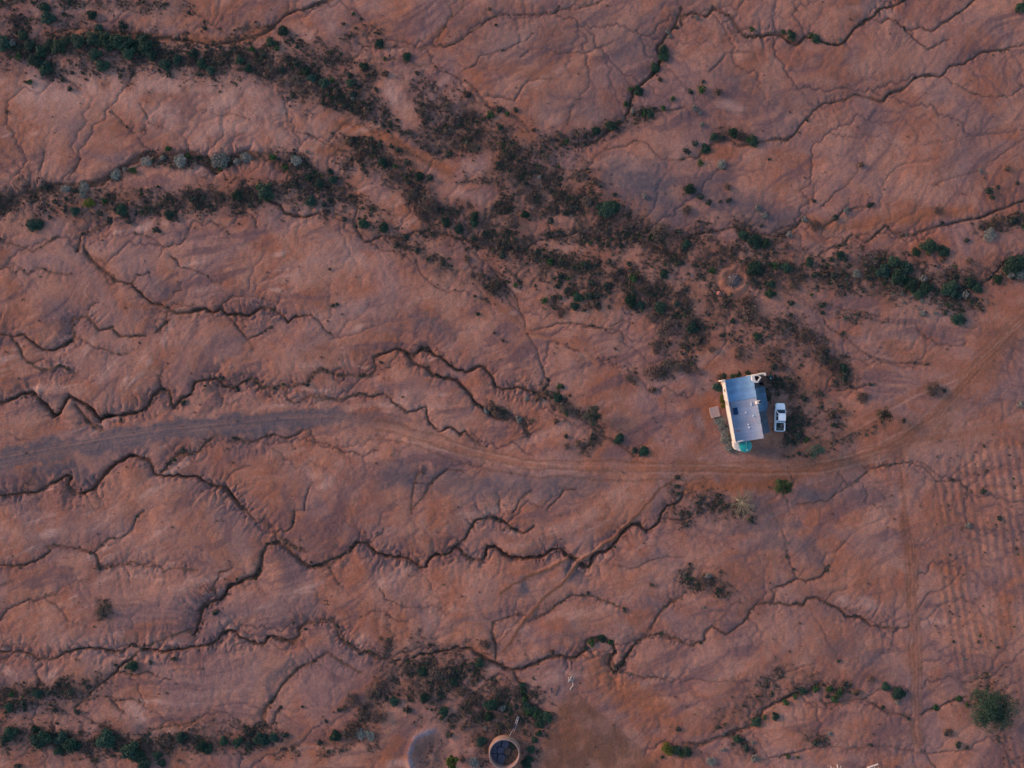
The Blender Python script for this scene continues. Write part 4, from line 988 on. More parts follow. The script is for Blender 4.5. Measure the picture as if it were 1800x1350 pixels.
# what lies in the bed
def local(x, y, z):
    v = truck.matrix_basis @ Vector((x, y, z)); return v
def loose(name, label, cat, pos, fn, m, rz=0):
    bm = bmesh.new(); fn(bm); me = bm_mesh(name, bm, m)
    o = link(name, me); o.location = pos; o.rotation_euler = (0, 0, rz); tag(o, label, cat); return o
bpy.context.view_layer.update()
loose("spare_tyre", "black spare tyre lying in the front of the pickup bed", "tyre", local(-.2, -1.47, .62), lambda bm: add_lathe(bm, [(.2,.02),(.33,0),(.36,.05),(.36,.17),(.33,.22),(.2,.2),(.2,.02)], 22), rubber)
loose("canvas_bag", "lumpy brown sack lying in the pickup bed", "sack", local(.3, -1.6, .62), lambda bm: [bmesh.ops.create_icosphere(bm, subdivisions=2, radius=.26), bmesh.ops.scale(bm, vec=(1.2,.9,.6), verts=bm.verts), bmesh.ops.translate(bm, vec=(0,0,.14), verts=bm.verts)], mat("brown_sacking", (0.16,0.12,0.10), .9, var=.3, scale=6), .5)
WOOD = []
for k in range(9):
    WOOD.append(('westernmost','second','third','fourth','fifth','sixth','seventh','eighth','ninth')[k] + ' grey firewood piece from the west in the pickup bed')
    x_, y_ = -.62 + .15 * k, random.uniform(-2.4, -1.95)
    an = random.uniform(-.9, .9)
    o = loose("firewood_log", WOOD[k], "log", local(x_ * .8, y_, .66 + .03*(k % 3)), lambda bm: add_tube(bm, [(-.22, 0, 0), (0, .02, .01), (.24, 0, 0)], [.045, .04, .035], 7), mat("grey_firewood", (0.24,0.20,0.17), .9, var=.4, scale=8), an)
    o["group"] = "firewood in the pickup bed"

# ------------------------------------------------------------------ round brick reservoir with cracked mud
RZ = 1.55
rx_, ry_ = W(886.6, 1326.5, RZ)
res = empty("reservoir", (rx_, ry_, g0))
tag(res, "round open plastered water reservoir with dried cracked mud inside", "reservoir")
plaster = mat("pink_plaster", (0.34,0.20,0.16), .92, col2=(0.25,0.145,0.115), scale=1.3, bump=.3)
def ringwall(bm, r0, r1, z0, z1, n=56):
    R_ = [[bm.verts.new((r*math.cos(2*math.pi*k/n), r*math.sin(2*math.pi*k/n), z)) for k in range(n)] for r, z in ((r1,z0),(r1,z1-.03),(r1-.03,z1),(r0+.03,z1),(r0,z1-.03),(r0,z0))]
    for A, B in zip(R_[:-1], R_[1:]):
        for k in range(n): bm.faces.new((A[k], A[(k+1)%n], B[(k+1)%n], B[k]))
bm = bmesh.new(); ringwall(bm, 2.70, 2.92, -.3, RZ - g0); link("wall", bm_mesh("wall", bm, plaster, True), res)
bm = bmesh.new(); ringwall(bm, 2.922, 3.0, -.3, .75); link("footing", bm_mesh("footing", bm, mat("orange_plaster", (0.36,0.18,0.12), .95, var=.15)), res)
bm = bmesh.new(); add_lathe(bm, [(0, .05), (2.70, .05)], 56); link("crack_bed", bm_mesh("crack_bed", bm, mat("wet_mud", (0.018,0.025,0.04), .8)), res)
def clip(poly, nx, ny, c_):
    o = []
    for i in range(len(poly)):
        a, b_ = poly[i], poly[(i+1) % len(poly)]
        da = a[0]*nx + a[1]*ny - c_; db = b_[0]*nx + b_[1]*ny - c_
        if da <= 0: o.append(a)
        if da * db < 0:
            t = da / (da - db); o.append((a[0] + (b_[0]-a[0])*t, a[1] + (b_[1]-a[1])*t))
    return o
seeds = [(-1.2,1.5),(.1,1.3),(-2.0,.2),(-.8,.2),(-.7,-1.3),(-2.0,-1.2),(.9,-1.7),(.7,-.1),(1.9,-.4),(1.5,1.1)]
circ = [(2.67*math.cos(2*math.pi*k/48), 2.67*math.sin(2*math.pi*k/48)) for k in range(48)]
mudA = mat("grey_mud", (0.10,0.088,0.115), .95, var=.25, scale=2.5, bump=.4); mudB = mat("brown_mud", (0.10,0.062,0.045), .95, var=.3, scale=2.5, bump=.4); mudC = mat("dark_green_mud", (0.022,0.032,0.02), .9, var=.4, scale=4)
for i, (x, y) in enumerate(seeds):
    pl = circ[:]
    for j, (x2, y2) in enumerate(seeds):
        if j == i: continue
        nx_, ny_ = x2 - x, y2 - y; l_ = math.hypot(nx_, ny_)
        pl = clip(pl, nx_/l_, ny_/l_, ((x+x2)/2*nx_ + (y+y2)/2*ny_)/l_ - (.11 if (i + j) % 2 else .05))
    if len(pl) < 3: continue
    fine = []
    for a, b_ in zip(pl, pl[1:] + pl[:1]):
        l_ = math.dist(a, b_); k_ = max(1, int(l_ / .3))
        for q in range(k_):
            t = q / k_; j_ = .0 if q == 0 else .07
            fine.append((a[0]+(b_[0]-a[0])*t + random.uniform(-j_, j_), a[1]+(b_[1]-a[1])*t + random.uniform(-j_, j_)))
    bm = bmesh.new(); add_prism(bm, fine, .06, .2 + .02 * random.random())
    mm_ = mudC if (x > .5 and y > .3) else mudB if (x > .5) else mudA  # north-east plates darker and greener than the others
    link("mud_plate", bm_mesh("mud_plate", bm, mm_), res)

# ------------------------------------------------------------------ rails, poles and woodpiles lying about
steel = mat("pale_galvanised_pipe", (0.42,0.36,0.36), .5, .2)
def rod(name, label, cat, p0, p1, r, m, z=.08, group=None, bend=0.0, n=7, z1=None):
    a = Vector((*W(*p0), 0)); b_ = Vector((*W(*p1), 0))
    a.z = ground_z(a.x, a.y) + z; b_.z = ground_z(b_.x, b_.y) + (z if z1 is None else z1)
    c_ = (a + b_) / 2; c_.z = max(c_.z, ground_z(c_.x, c_.y) + r)
    sd_ = (b_ - a).cross(Vector((0,0,1))).normalized() * bend
    bm = bmesh.new(); add_tube(bm, [a - c_, sd_, b_ - c_], [r, r*.92, r*.8], n)
    o = link(name, bm_mesh(name, bm, m, True)); o.location = c_
    return tag(o, label, cat, group)
rod("steel_pipe", "western of two long pale parallel pipes north of the round reservoir", "pipe", (910.0,1258), (901.0,1284), .06, steel, .25)
rod("steel_pipe", "eastern of two long pale parallel pipes north of the round reservoir", "pipe", (912.3,1259), (903.8,1284.5), .06, steel, .25)
rod("steel_pipe", "single short pale pipe lying just north of the round reservoir rim", "pipe", (899.5,1284), (894.5,1295), .05, steel, .3)
bleached = mat("bleached_wood", (0.42,0.35,0.30), .9, var=.3, scale=8); dark_w = mat("dark_pole", (0.07,0.06,0.06), .9, var=.3)
rod("wooden_pole", "short dark pole on bare ground, western of two near the dead bush", "pole", (967.5,1208), (969.5,1217), .09, dark_w, .1)
rod("wooden_pole", "long thin slanting pole on bare ground, eastern of two near the dead bush", "pole", (981.5,1204.5), (974.5,1222), .09, mat("brown_pole", (0.14,0.08,0.06), .9), .1)
db = empty("dead_bush", (*W(1003,1193), ground_z(*W(1003,1193)))); tag(db, "collapsed dead bush with bleached branches beside the field corner", "dead bush")
def dpt(x, y, z): 
    q = W(x, y); return (q[0] - db.location.x, q[1] - db.location.y, z)
for pts in (((998.5,1198,.1),(1001.5,1192,.5),(1004,1186,.6)), ((999.5,1189,.3),(1000,1194,.3)), ((1003,1191,.4),(1000,1198,.1)), ((1006,1198,.3),(1007.2,1203,.3),(1003.5,1209,.15),(1001.8,1212,.05)), ((1010,1187,.3),(1006,1196,.3)), ((1005,1185,.5),(1003,1196,.3))):
    bm = bmesh.new(); add_tube(bm, [dpt(*p) for p in pts], .085, 6); link("branch", bm_mesh("branch", bm, bleached), db)
cw = mat("cream_pole", (0.62,0.50,0.42), .85, var=.15, scale=5)
def pile(label, cat, cx, cy, poles):
    e = empty("pole_stack", (*W(cx, cy), ground_z(*W(cx, cy)))); tag(e, label, cat, "stacks of peeled poles")
    for (x0, y0, x1, y1, z, r) in poles:
        a = W(x0, y0); b_ = W(x1, y1)
        bm = bmesh.new(); add_tube(bm, [(a[0]-e.location.x, a[1]-e.location.y, z), (b_[0]-e.location.x, b_[1]-e.location.y, z + .03)], [r, r*.85], 8)
        link("pole", bm_mesh("pole", bm, cw), e)
pile("splayed stack of pale peeled poles at the bottom edge, west of the other stack", "pole stack", 1467, 1348, [(1457,1343,1463,1358,.35,.09),(1461,1345.5,1464,1360,.5,.1),(1467.5,1339,1469,1360,.6,.11),(1474.5,1343,1470,1360,.45,.1),(1471,1347,1473,1362,.3,.1),(1465,1347,1460,1362,.2,.09)])
pile("squared stack of pale peeled poles at the bottom edge, east of the other stack", "pole stack", 1530, 1345, [(1521,1343.5,1538,1337.5,.75,.14),(1516,1352,1522,1344,.5,.13),(1526,1345,1527,1362,.4,.10),(1530,1346,1534,1362,.45,.10),(1540,1345,1543,1360,.5,.1),(1534,1345,1538,1360,.35,.1),(1522,1350,1524,1365,.25,.12),(1519,1356,1544,1352,.2,.1)])

# rubble heap in the bare ring
hx, hy = W(1288, 493)
heap_ = empty("rubble_heap", (hx, hy, ground_z(hx, hy))); tag(heap_, "heap of grey and whitish rubble inside a bare earth ring", "rubble heap")
rm = [mat("grey_rubble", (0.10,0.075,0.07), .9, var=.3), mat("dark_rubble", (0.05,0.045,0.048), .9, var=.3), mat("white_rubble", (0.5,0.47,0.5), .9, var=.2), mat("brown_rubble", (0.17,0.12,0.11), .9, var=.2)]
stone_me = []
for k in range(6):
    bm = bmesh.new(); bmesh.ops.create_icosphere(bm, subdivisions=1, radius=1)
    for v in bm.verts: v.co *= random.uniform(.65, 1.15); v.co.z *= .7
    stone_me.append(bm)
stones = []
for k in range(6):
    for m_ in rm:
        c_ = stone_me[k].copy(); stones.append((m_, bm_mesh("stone", c_, m_)))
for b__ in stone_me: b__.free()
bm = bmesh.new(); add_lathe(bm, [(1.35, -.1), (1.1, .15), (.7, .4), (.3, .55), (0, .6)], 16); 
for v in bm.verts: v.co += Vector((random.uniform(-.08,.08), random.uniform(-.08,.08), random.uniform(-.04,.04)))
link("ash_mound", bm_mesh("ash_mound", bm, mat("ash", (0.10,0.07,0.065), .95, var=.4, scale=4)), heap_)
for k in range(110):
    a = random.uniform(0, 2*math.pi); r = 1.4 * math.sqrt(random.random())
    w_ = [5, 5, .7, 5]; x_, y_ = r*math.cos(a), r*math.sin(a)
    if x_ < .1: w_[2] = 1.6
    m_ = random.choices(rm, w_)[0]
    me = random.choice([s for q, s in stones if q is m_])
    o = link("stone", me, heap_); s_ = random.uniform(.07, .17)
    o.location = (x_, y_, .58 - .38*r + s_*.3); o.scale = (s_, s_*random.uniform(.6,1), s_); o.rotation_euler = (random.random(), random.random(), random.random()*6)
for k, (px, py, r, col_, lb) in enumerate(((1262, 516, .45, (0.40,0.13,0.09), "pinkish boulder in the scrub below the rubble ring"),)):
    x_, y_ = W(px, py)
    bm = bmesh.new(); bmesh.ops.create_icosphere(bm, subdivisions=2, radius=r)
    for v in bm.verts: v.co *= random.uniform(.85, 1.1); v.co.z *= .7
    o = link("boulder", bm_mesh("boulder", bm, mat("pink_stone", col_, .9), True)); o.location = (x_, y_, ground_z(x_, y_) + .15); tag(o, lb, "boulder")
# ------------------------------------------------------------------ vegetation
fol = {
 'D': mat("dark_foliage", (0.013,0.038,0.026), .8, col2=(0.034,0.062,0.040), scale=2.5, rand=.35, spec=.2),
 'G': mat("leafy_foliage", (0.020,0.043,0.028), .8, col2=(0.042,0.070,0.040), scale=2.5, rand=.3, spec=.2),
 'O': mat("yellow_green_foliage", (0.070,0.085,0.014), .8, col2=(0.14,0.125,0.022), scale=2.5, rand=.2, spec=.2),
 'S': mat("silvery_foliage", (0.15,0.165,0.14), .85, col2=(0.27,0.265,0.22), scale=3, rand=.2, spec=.2),
 'B': mat("dry_foliage", (0.075,0.060,0.052), .9, col2=(0.140,0.092,0.072), scale=2.5, rand=.3, spec=.1),
}
bark = mat("grey_bark", (0.10,0.075,0.06), .9, var=.3, scale=8)
bark_pale = mat("pale_bark", (0.40,0.30,0.17), .9, var=.3, scale=8)

def leaf_cloud(n, lobes, size, seed, flat=.0, squash=1.0):
    """n small leaf faces spread through lobes (x, y, z, r); returns vertices and quads"""
    r_ = np.random.default_rng(seed)
    lo = np.array(lobes); wgt = lo[:, 3] ** 2.2; wgt /= wgt.sum()
    k = r_.choice(len(lo), n, p=wgt)
    dv = r_.normal(size=(n, 3)); dv /= np.linalg.norm(dv, axis=1)[:, None]
    dv[:, 2] = np.abs(dv[:, 2]) * np.where(r_.random(n) < .85, 1, -1)
    rad = lo[k, 3] * (0.45 + 0.6 * r_.random(n) ** .6)
    c_ = lo[k, :3] + dv * rad[:, None] * np.array([1, 1, .75 * squash])
    c_[:, 2] = np.maximum(c_[:, 2], 0.02)
    nrm = dv + r_.normal(size=(n, 3)) * .55; nrm[:, 2] += .35; nrm /= np.linalg.norm(nrm, axis=1)[:, None]
    t = np.cross(nrm, r_.normal(size=(n, 3))); t /= np.linalg.norm(t, axis=1)[:, None]
    u = np.cross(nrm, t)
    s = size * (0.55 + 0.9 * r_.random(n))[:, None]
    a, b_ = t * s, u * s * (0.45 + .5 * r_.random(n))[:, None]
    v = np.stack([c_ - a, c_ - b_ * .8, c_ + a, c_ + b_], 1).reshape(-1, 3)
    return v, np.arange(4 * n).reshape(n, 4)

def lobes_for(seed, n=7, spread=.55):
    r_ = random.Random(seed)
    L_ = [(0, 0, .35, .55)]
    for i in range(n):
        a = 2 * math.pi * (i + r_.random()) / n; d_ = spread * r_.uniform(.6, 1.1)
        q = r_.uniform(.24, .46)
        L_.append((d_ * math.cos(a), d_ * math.sin(a), r_.uniform(.15, .45), q))
    return L_
PROTO = {}
SPEC = {'D': (1500, .075, 7, .55), 'G': (1300, .075, 7, .58), 'O': (1100, .07, 6, .55), 'S': (900, .06, 10, .62), 'B': (620, .065, 11, .66)}
for kd, (n, sz, nl, spd) in SPEC.items():
    PROTO[kd] = []
    for q in range(5):
        v, f = leaf_cloud(n, lobes_for(q * 17 + ord(kd), nl, spd), sz, q * 31 + ord(kd))
        PROTO[kd].append(np_mesh("crown", v, f, fol[kd]))
SMALL = {}
for kd in SPEC:
    SMALL[kd] = [leaf_cloud(110, lobes_for(q * 7 + ord(kd), 5, .5), .17, q + ord(kd)) for q in range(4)]
def stem_mesh(seed, m):
    r_ = random.Random(seed); bm = bmesh.new()
    for i in range(7):
        a = 2 * math.pi * i / 7 + r_.uniform(-.3, .3); l_ = r_.uniform(.35, .75)
        add_tube(bm, [(0, 0, -.12), (l_*.35*math.cos(a), l_*.35*math.sin(a), .15), (l_*math.cos(a + .3), l_*math.sin(a + .3), .42)], [.035, .024, .008], 5)
    return bm_mesh("stem", bm, m)
STEM = [stem_mesh(i, bark) for i in range(3)]
STEM_S = [stem_mesh(i + 9, mat("silver_twig", (0.22,0.20,0.18), .9)) for i in range(3)]

SH = []
def add(tile, kind, items):
    ox, oy = TI[tile] if tile else (0, 0); k = 3.0 if tile else 1.0
    for it in items:
        SH.append((ox + it[0]/k, oy + it[1]/k, it[2]/k, kind, 0 if tile else 1))
add('A','D',[(25,225,45),(150,235,30),(210,270,35),(250,235,30),(235,355,38),(180,320,34),(245,95,38),(235,35,28),(480,75,30),(515,140,25),(640,130,23),(535,350,35),(870,335,35),(925,310,28),(1055,330,30),(1055,390,20),(1015,275,28),(1110,370,28),(890,395,18),(175,15,15),(870,25,14),(757,12,12),(1080,150,16),(1075,115,10),(1495,160,30),(1395,290,20),(1265,315,25),(1305,360,25),(1490,370,20),(1570,345,22),(1640,410,25),(1715,440,32),(1570,250,14),(370,470,16),(140,435,12),(640,405,16),(330,420,15),(790,285,30),(500,290,35),(670,280,35),(765,240,45),(1680,965,25),(1740,905,20),(295,1065,18),(350,1050,14),(390,1110,30),(265,1150,14),(165,1185,38),(205,1180,26),(525,1125,20),(575,1160,22),(640,1105,30),(685,1170,16),(825,1215,19),(890,1130,30),(930,1150,16),(1025,1050,22),(1250,1030,30),(1325,1085,20),(1640,1060,30),(1710,1080,18),(1785,1045,15),(1750,945,25),(235,985,22),(1180,290,16),(1090,250,14),(1160,250,14),(900,270,14),(1100,320,14),(1200,310,14),(740,300,16)])
add('A','G',[(120,185,28),(310,245,40),(350,215,30),(415,220,40),(490,205,40),(545,205,40),(610,220,42),(660,215,42),(735,200,35),(105,305,20),(565,345,20),(1430,225,28),(1605,370,28),(1755,425,18),(165,435,15),(885,785,20),(985,820,18),(700,900,20),(1155,885,18),(1440,830,20),(1505,880,18),(1620,930,25),(550,1060,18),(1400,1010,48),(1370,985,22),(570,240,30),(700,240,26)])
add('A','O',[(1330,260,18),(1465,260,18),(465,1065,30),(1410,1040,22)])
add('A','S',[(75,235,22),(765,850,30),(855,830,18),(945,845,38),(600,915,28),(655,890,15),(1160,835,45),(1290,825,30),(1250,855,20),(1560,840,28),(1620,800,12),(330,990,28),(435,980,30),(430,1015,26)])
add('A','B',[(70,95,25),(1775,490,22),(1410,400,22),(990,1010,35),(1150,1030,30),(35,590,12),(1050,1010,22),(1500,310,20),(1000,320,24),(1420,360,24),(1560,420,26),(1490,440,20)])
add('B','D',[(200,225,25),(340,295,24),(45,400,18),(75,440,20),(400,390,15),(185,475,15),(295,640,14),(180,650,14),(220,662,10),(245,693,12),(105,100,10),(10,130,12),(815,135,9),(1770,140,14),(1680,420,15),(1570,480,28),(1500,550,16),(1345,690,26),(835,580,22),(920,585,16),(840,680,22),(570,820,22),(215,855,25),(350,860,20),(205,775,18),(265,775,16),(305,795,22),(410,930,28),(470,940,22),(360,965,15),(700,1175,26),(550,1170,28),(620,1210,28),(220,1200,28),(115,1180,32),(15,1155,18),(340,1250,22),(400,1320,20),(295,1285,14),(700,1260,20),(755,1235,16),(45,1030,12),(970,1130,25),(1105,1170,20),(1440,1090,40),(1240,1095,18),(885,905,10),(1440,1030,14),(1640,1245,25),(1780,1225,20),(850,1340,16),(970,970,15),(1630,600,24),(1460,640,12),(60,500,20),(20,560,16),(1360,1090,24)])
add('B','G',[(120,345,25),(50,435,25),(230,310,12),(65,75,12),(1700,250,25),(1705,290,32),(1660,350,24),(1525,470,14),(1745,525,16),(1420,660,28),(790,610,20),(875,605,16),(285,880,14),(700,1140,28),(1390,1110,40),(1145,880,10),(1600,600,20),(1500,550,16),(1040,880,10),(620,660,12)])
add('B','O',[(1695,575,18),(1190,745,14)])
add('B','S',[(1725,165,15),(1535,585,15),(1600,1040,18),(1045,940,14),(1735,190,12),(60,520,14)])
add('B','B',[(170,385,18),(235,390,22),(780,50,12),(1140,715,16),(145,740,16),(95,830,28),(20,870,25),(270,930,25),(460,1080,45),(370,1030,30),(900,1170,40),(1505,1190,30),(1690,1220,45),(700,775,25),(1015,690,14),(430,600,30),(560,560,26),(600,640,26),(690,600,24),(440,770,30),(870,820,26),(1080,830,28),(940,900,24),(1250,930,26),(1000,1050,24),(1150,1020,24),(1330,960,22),(1300,1060,26),(860,1100,24),(420,1130,26),(500,1080,24),(90,560,26),(130,590,24),(660,500,20),(40,740,24),(110,790,22)])
add('C','D',[(1150,0,14),(760,225,14),(105,435,12),(35,485,18),(265,695,30),(210,725,16),(65,760,20),(125,780,26),(20,800,22),(215,885,14),(240,1060,18),(90,1040,20),(130,1075,20),(195,1065,8),(415,1190,12),(655,635,7),(455,840,8),(685,1060,14),(985,1080,16),(800,1150,20),(1605,1010,24),(1625,1045,16),(1660,990,14),(1760,965,12),(1730,1165,22),(1490,1270,16),(380,1270,40),(20,1290,25),(1380,1330,35),(830,1340,25)])
add('C','G',[(1785,40,35),(365,155,14),(575,185,28),(530,170,14),(705,200,26),(675,185,14),(165,720,25),(375,740,30),(345,745,20),(90,860,18),(35,1000,28),(320,1240,28),(440,1280,25),(1300,1300,45),(1235,1330,25)])
add('C','O',[(95,480,24)])
add('C','S',[(75,95,15),(825,215,13),(60,580,20),(90,600,14),(100,660,16),(205,865,25),(390,1100,20),(430,1140,22),(640,1160,20),(860,1110,20),(1560,905,14),(1615,1240,35),(560,1240,20)])
add('C','B',[(310,720,25),(180,490,22),(235,990,20),(20,1110,25),(935,870,18),(700,1190,30),(1350,1110,25),(1700,890,20),(200,1310,20),(250,1310,20),(540,1300,20),(1640,1180,30)])
add('D','D',[(850,700,10),(970,770,18),(635,870,13),(560,840,12),(1080,685,7),(1620,680,12),(1165,645,16),(1290,660,12),(1250,705,12),(970,1030,18),(1740,70,9),(1755,262,13),(1778,255,11),(130,745,8),(360,1170,11)])
add('D','G',[(1490,675,8),(920,1075,8)])
add('E','D',[(455,20,14),(540,40,16),(850,5,20),(975,40,12),(1160,35,20),(1220,70,14),(1280,50,22),(1310,60,18),(1410,35,18),(1515,45,18),(1395,155,20),(1700,95,28),(1790,40,20),(1135,160,14),(1155,220,14),(1250,220,28),(1300,215,24),(1345,210,22),(1230,265,25),(1280,285,14),(1410,270,12),(1525,235,35),(1540,195,20),(1580,260,25),(1765,255,22),(760,160,20),(705,212,9),(720,305,13),(208,560,11),(1205,735,8),(1090,650,12),(1145,750,28),(730,790,12),(1470,965,30),(1545,1025,20),(1600,1030,30),(1185,950,14),(1770,1165,16),(1770,1215,18),(1775,1250,14),(1165,690,14),(1320,140,18),(1150,110,16),(1190,180,18)])
add('E','G',[(1100,35,22),(1535,120,24),(1190,120,12),(1070,235,20),(1680,270,32),(918,155,16),(1150,688,18),(1185,830,14),(1270,45,12),(1230,200,14)])
add('E','S',[(975,750,16),(765,820,24),(935,860,22)])
add('E','B',[(665,15,20),(1355,275,18),(1160,300,26),(1640,330,25),(1730,370,40),(800,160,40),(745,100,18),(850,445,12),(805,405,9),(1445,490,9),(1520,640,25),(1540,665,15),(1660,465,28),(1720,460,20),(1660,505,18),(1660,605,40),(1720,570,28),(1640,705,22),(1035,750,22),(1175,800,30),(820,830,24),(1250,990,20),(1190,1005,20),(1130,870,18),(1770,590,30),(1330,250,24),(1690,400,30),(1440,100,26),(1600,170,26)])
add('F','D',[(400,90,22),(28,95,9),(465,150,25),(690,100,22),(790,100,20),(560,250,22),(735,260,20),(733,300,14),(260,345,18),(155,378,11),(305,397,9),(50,380,35),(215,268,12),(250,205,9),(780,20,18),(850,15,22),(975,115,20),(1060,80,45),(1130,110,45),(1180,70,40),(1280,170,40),(1330,190,22),(1440,200,30),(1560,170,28),(1780,30,40),(1380,295,18),(1445,335,34),(1470,345,20),(1430,110,14),(475,585,22),(850,590,26),(850,635,24),(840,410,14),(1370,710,14),(1160,868,13),(730,730,18),(640,755,18),(600,950,22),(1575,1240,20),(660,885,14),(575,975,14),(610,1040,14)])
add('F','G',[(375,65,45),(150,80,20),(480,50,22),(545,60,32),(460,200,30),(675,205,9),(395,425,26),(670,35,25),(1110,35,35),(1200,150,40),(1240,200,30),(1410,170,45),(1525,140,30),(1665,120,25),(1740,60,50),(650,965,14)])
add('F','S',[(915,90,25),(1100,135,14),(1260,120,22),(1150,200,12),(1205,215,12),(1250,240,14),(1155,245,10),(1480,205,22),(1450,215,16),(1720,100,20),(1780,95,25),(1260,305,20),(1325,305,14),(1445,325,22),(1770,780,24)])
add('F','B',[(630,110,25),(745,95,22),(820,190,25),(570,160,22),(340,240,40),(355,290,45),(35,340,30),(20,240,28),(530,590,25),(650,410,38),(690,450,20),(740,490,28),(735,545,25),(800,590,30),(500,495,18),(150,490,22),(300,500,25),(290,525,20),(75,440,20),(25,600,25),(60,600,22),(950,745,30),(1320,705,42),(780,840,24),(840,820,20),(1500,30,22),(1360,20,20)])
add('','D',[(1262,681,9),(1274,662,5),(1265,742,5),(1277.5,752,5),(1281,768,4.5)])
add('','O',[(1270,697,5),(1270.5,705,5),(1271.5,714,5)])
add('','S',[(1265,738,10),(1269,749,9.5),(1274.5,759,8),(1276,772,10),(1281,784,9.5),(1287,793,6),(1258,678,6)])
add('','G',[(1300,658,5.5),(1289,661,5),(1315,655.5,5),(918,1205,6),(921,1216,6.5),(922,1228,7),(924,1240,7.5),(930,1248,8),(940,1252,7.5),(948,1290,6.5),(940,1302,6),(934,1318,7),(930,1335,7),(927,1350,8)])
add('','B',[(1266,663,6)])
add('G','B',[(545,525,34),(870,1220,28),(700,830,22)])
add('G','D',[(1135,530,20),(190,960,28),(265,950,18),(375,945,22),(465,925,18),(45,1030,28),(130,1010,24),(135,1040,14),(290,1048,18),(405,1055,20),(690,810,32),(610,808,12),(795,795,13),(918,775,17),(1545,588,10),(1605,620,10),(50,1165,40),(30,1190,30),(180,1150,25),(200,1210,50),(230,1190,40),(320,1200,40),(300,1265,25),(370,1230,38),(400,1240,25),(560,1200,50),(520,1215,25),(625,1190,20),(690,1260,55),(730,1290,45),(830,1290,28),(760,1330,40),(850,1330,25),(950,1190,32),(1060,1240,35),(1090,1260,28),(1175,1215,28),(1380,1200,40),(1440,1190,28),(1500,1170,22),(1250,1215,28),(1310,1220,24),(1770,1180,32),(1690,1210,20),(1720,1100,12),(1790,1040,14),(1595,1025,8),(300,1115,10),(100,1335,20),(1640,265,8),(1250,355,6)])
add('G','G',[(65,960,16),(660,822,10)])
add('H','D',[(730,800,28),(430,840,28),(380,765,10),(590,900,25),(280,1000,30),(240,985,14),(440,980,32),(350,1040,24),(540,1050,28),(530,1080,14),(790,1020,40),(780,1080,25),(570,1170,20),(740,1210,30),(970,1330,28),(1000,1250,14),(1490,515,14),(1300,430,12),(1290,720,16),(1440,185,7),(1530,735,6),(1775,1140,16),(1690,1290,12),(880,1290,10)])
add('H','G',[(985,1050,20),(965,990,16),(950,930,12),(1050,1080,36),(1085,1085,32),(1050,1120,28),(1020,1060,22),(1320,690,22),(1370,670,25),(1420,690,16),(1690,640,8),(1770,1260,28),(1790,1275,18)])
add('H','S',[(445,850,6),(100,1170,28),(150,1180,26),(850,1030,18),(760,1135,13),(700,1320,28)])
add('H','O',[(1715,1250,34)])
add('H','B',[(580,840,22),(500,850,35),(340,830,28),(210,910,40),(165,960,35),(120,1070,30),(200,1080,40),(60,990,40),(15,1030,20),(55,1150,42),(700,1000,30),(640,1130,16),(890,1120,28),(640,1300,20),(760,700,30),(1110,735,16),(1635,380,14),(640,950,30),(820,950,26)])
add('I','G',[(25,1265,30),(290,1200,28),(550,1280,16),(600,1285,10),(390,1110,28),(430,1080,14),(490,1075,25),(590,970,16),(640,950,25),(700,930,20),(820,950,22),(800,985,24)])
add('I','D',[(330,1240,22),(735,910,10),(760,970,14),(1075,925,25),(1135,955,35),(1055,1030,14),(1185,1085,12),(695,1210,22),(990,1225,12),(1440,1215,22),(1490,1235,12),(1380,1165,14),(545,235,8),(585,300,8),(180,405,12),(1660,30,16),(820,780,12),(1550,680,8),(1420,680,10),(1650,710,8)])
add('I','S',[(375,1290,24),(150,1320,26),(370,1210,14),(210,1250,14),(215,1168,10),(1130,1000,16),(770,1165,14),(130,330,20),(110,500,6),(1500,70,20),(1470,770,8),(1725,1310,10)])
add('I','O',[(540,1000,20),(770,930,20),(1330,1030,18),(1450,980,18),(1490,1010,14)])
add('I','B',[(910,950,24),(985,880,20),(1400,1160,25),(120,355,25)])

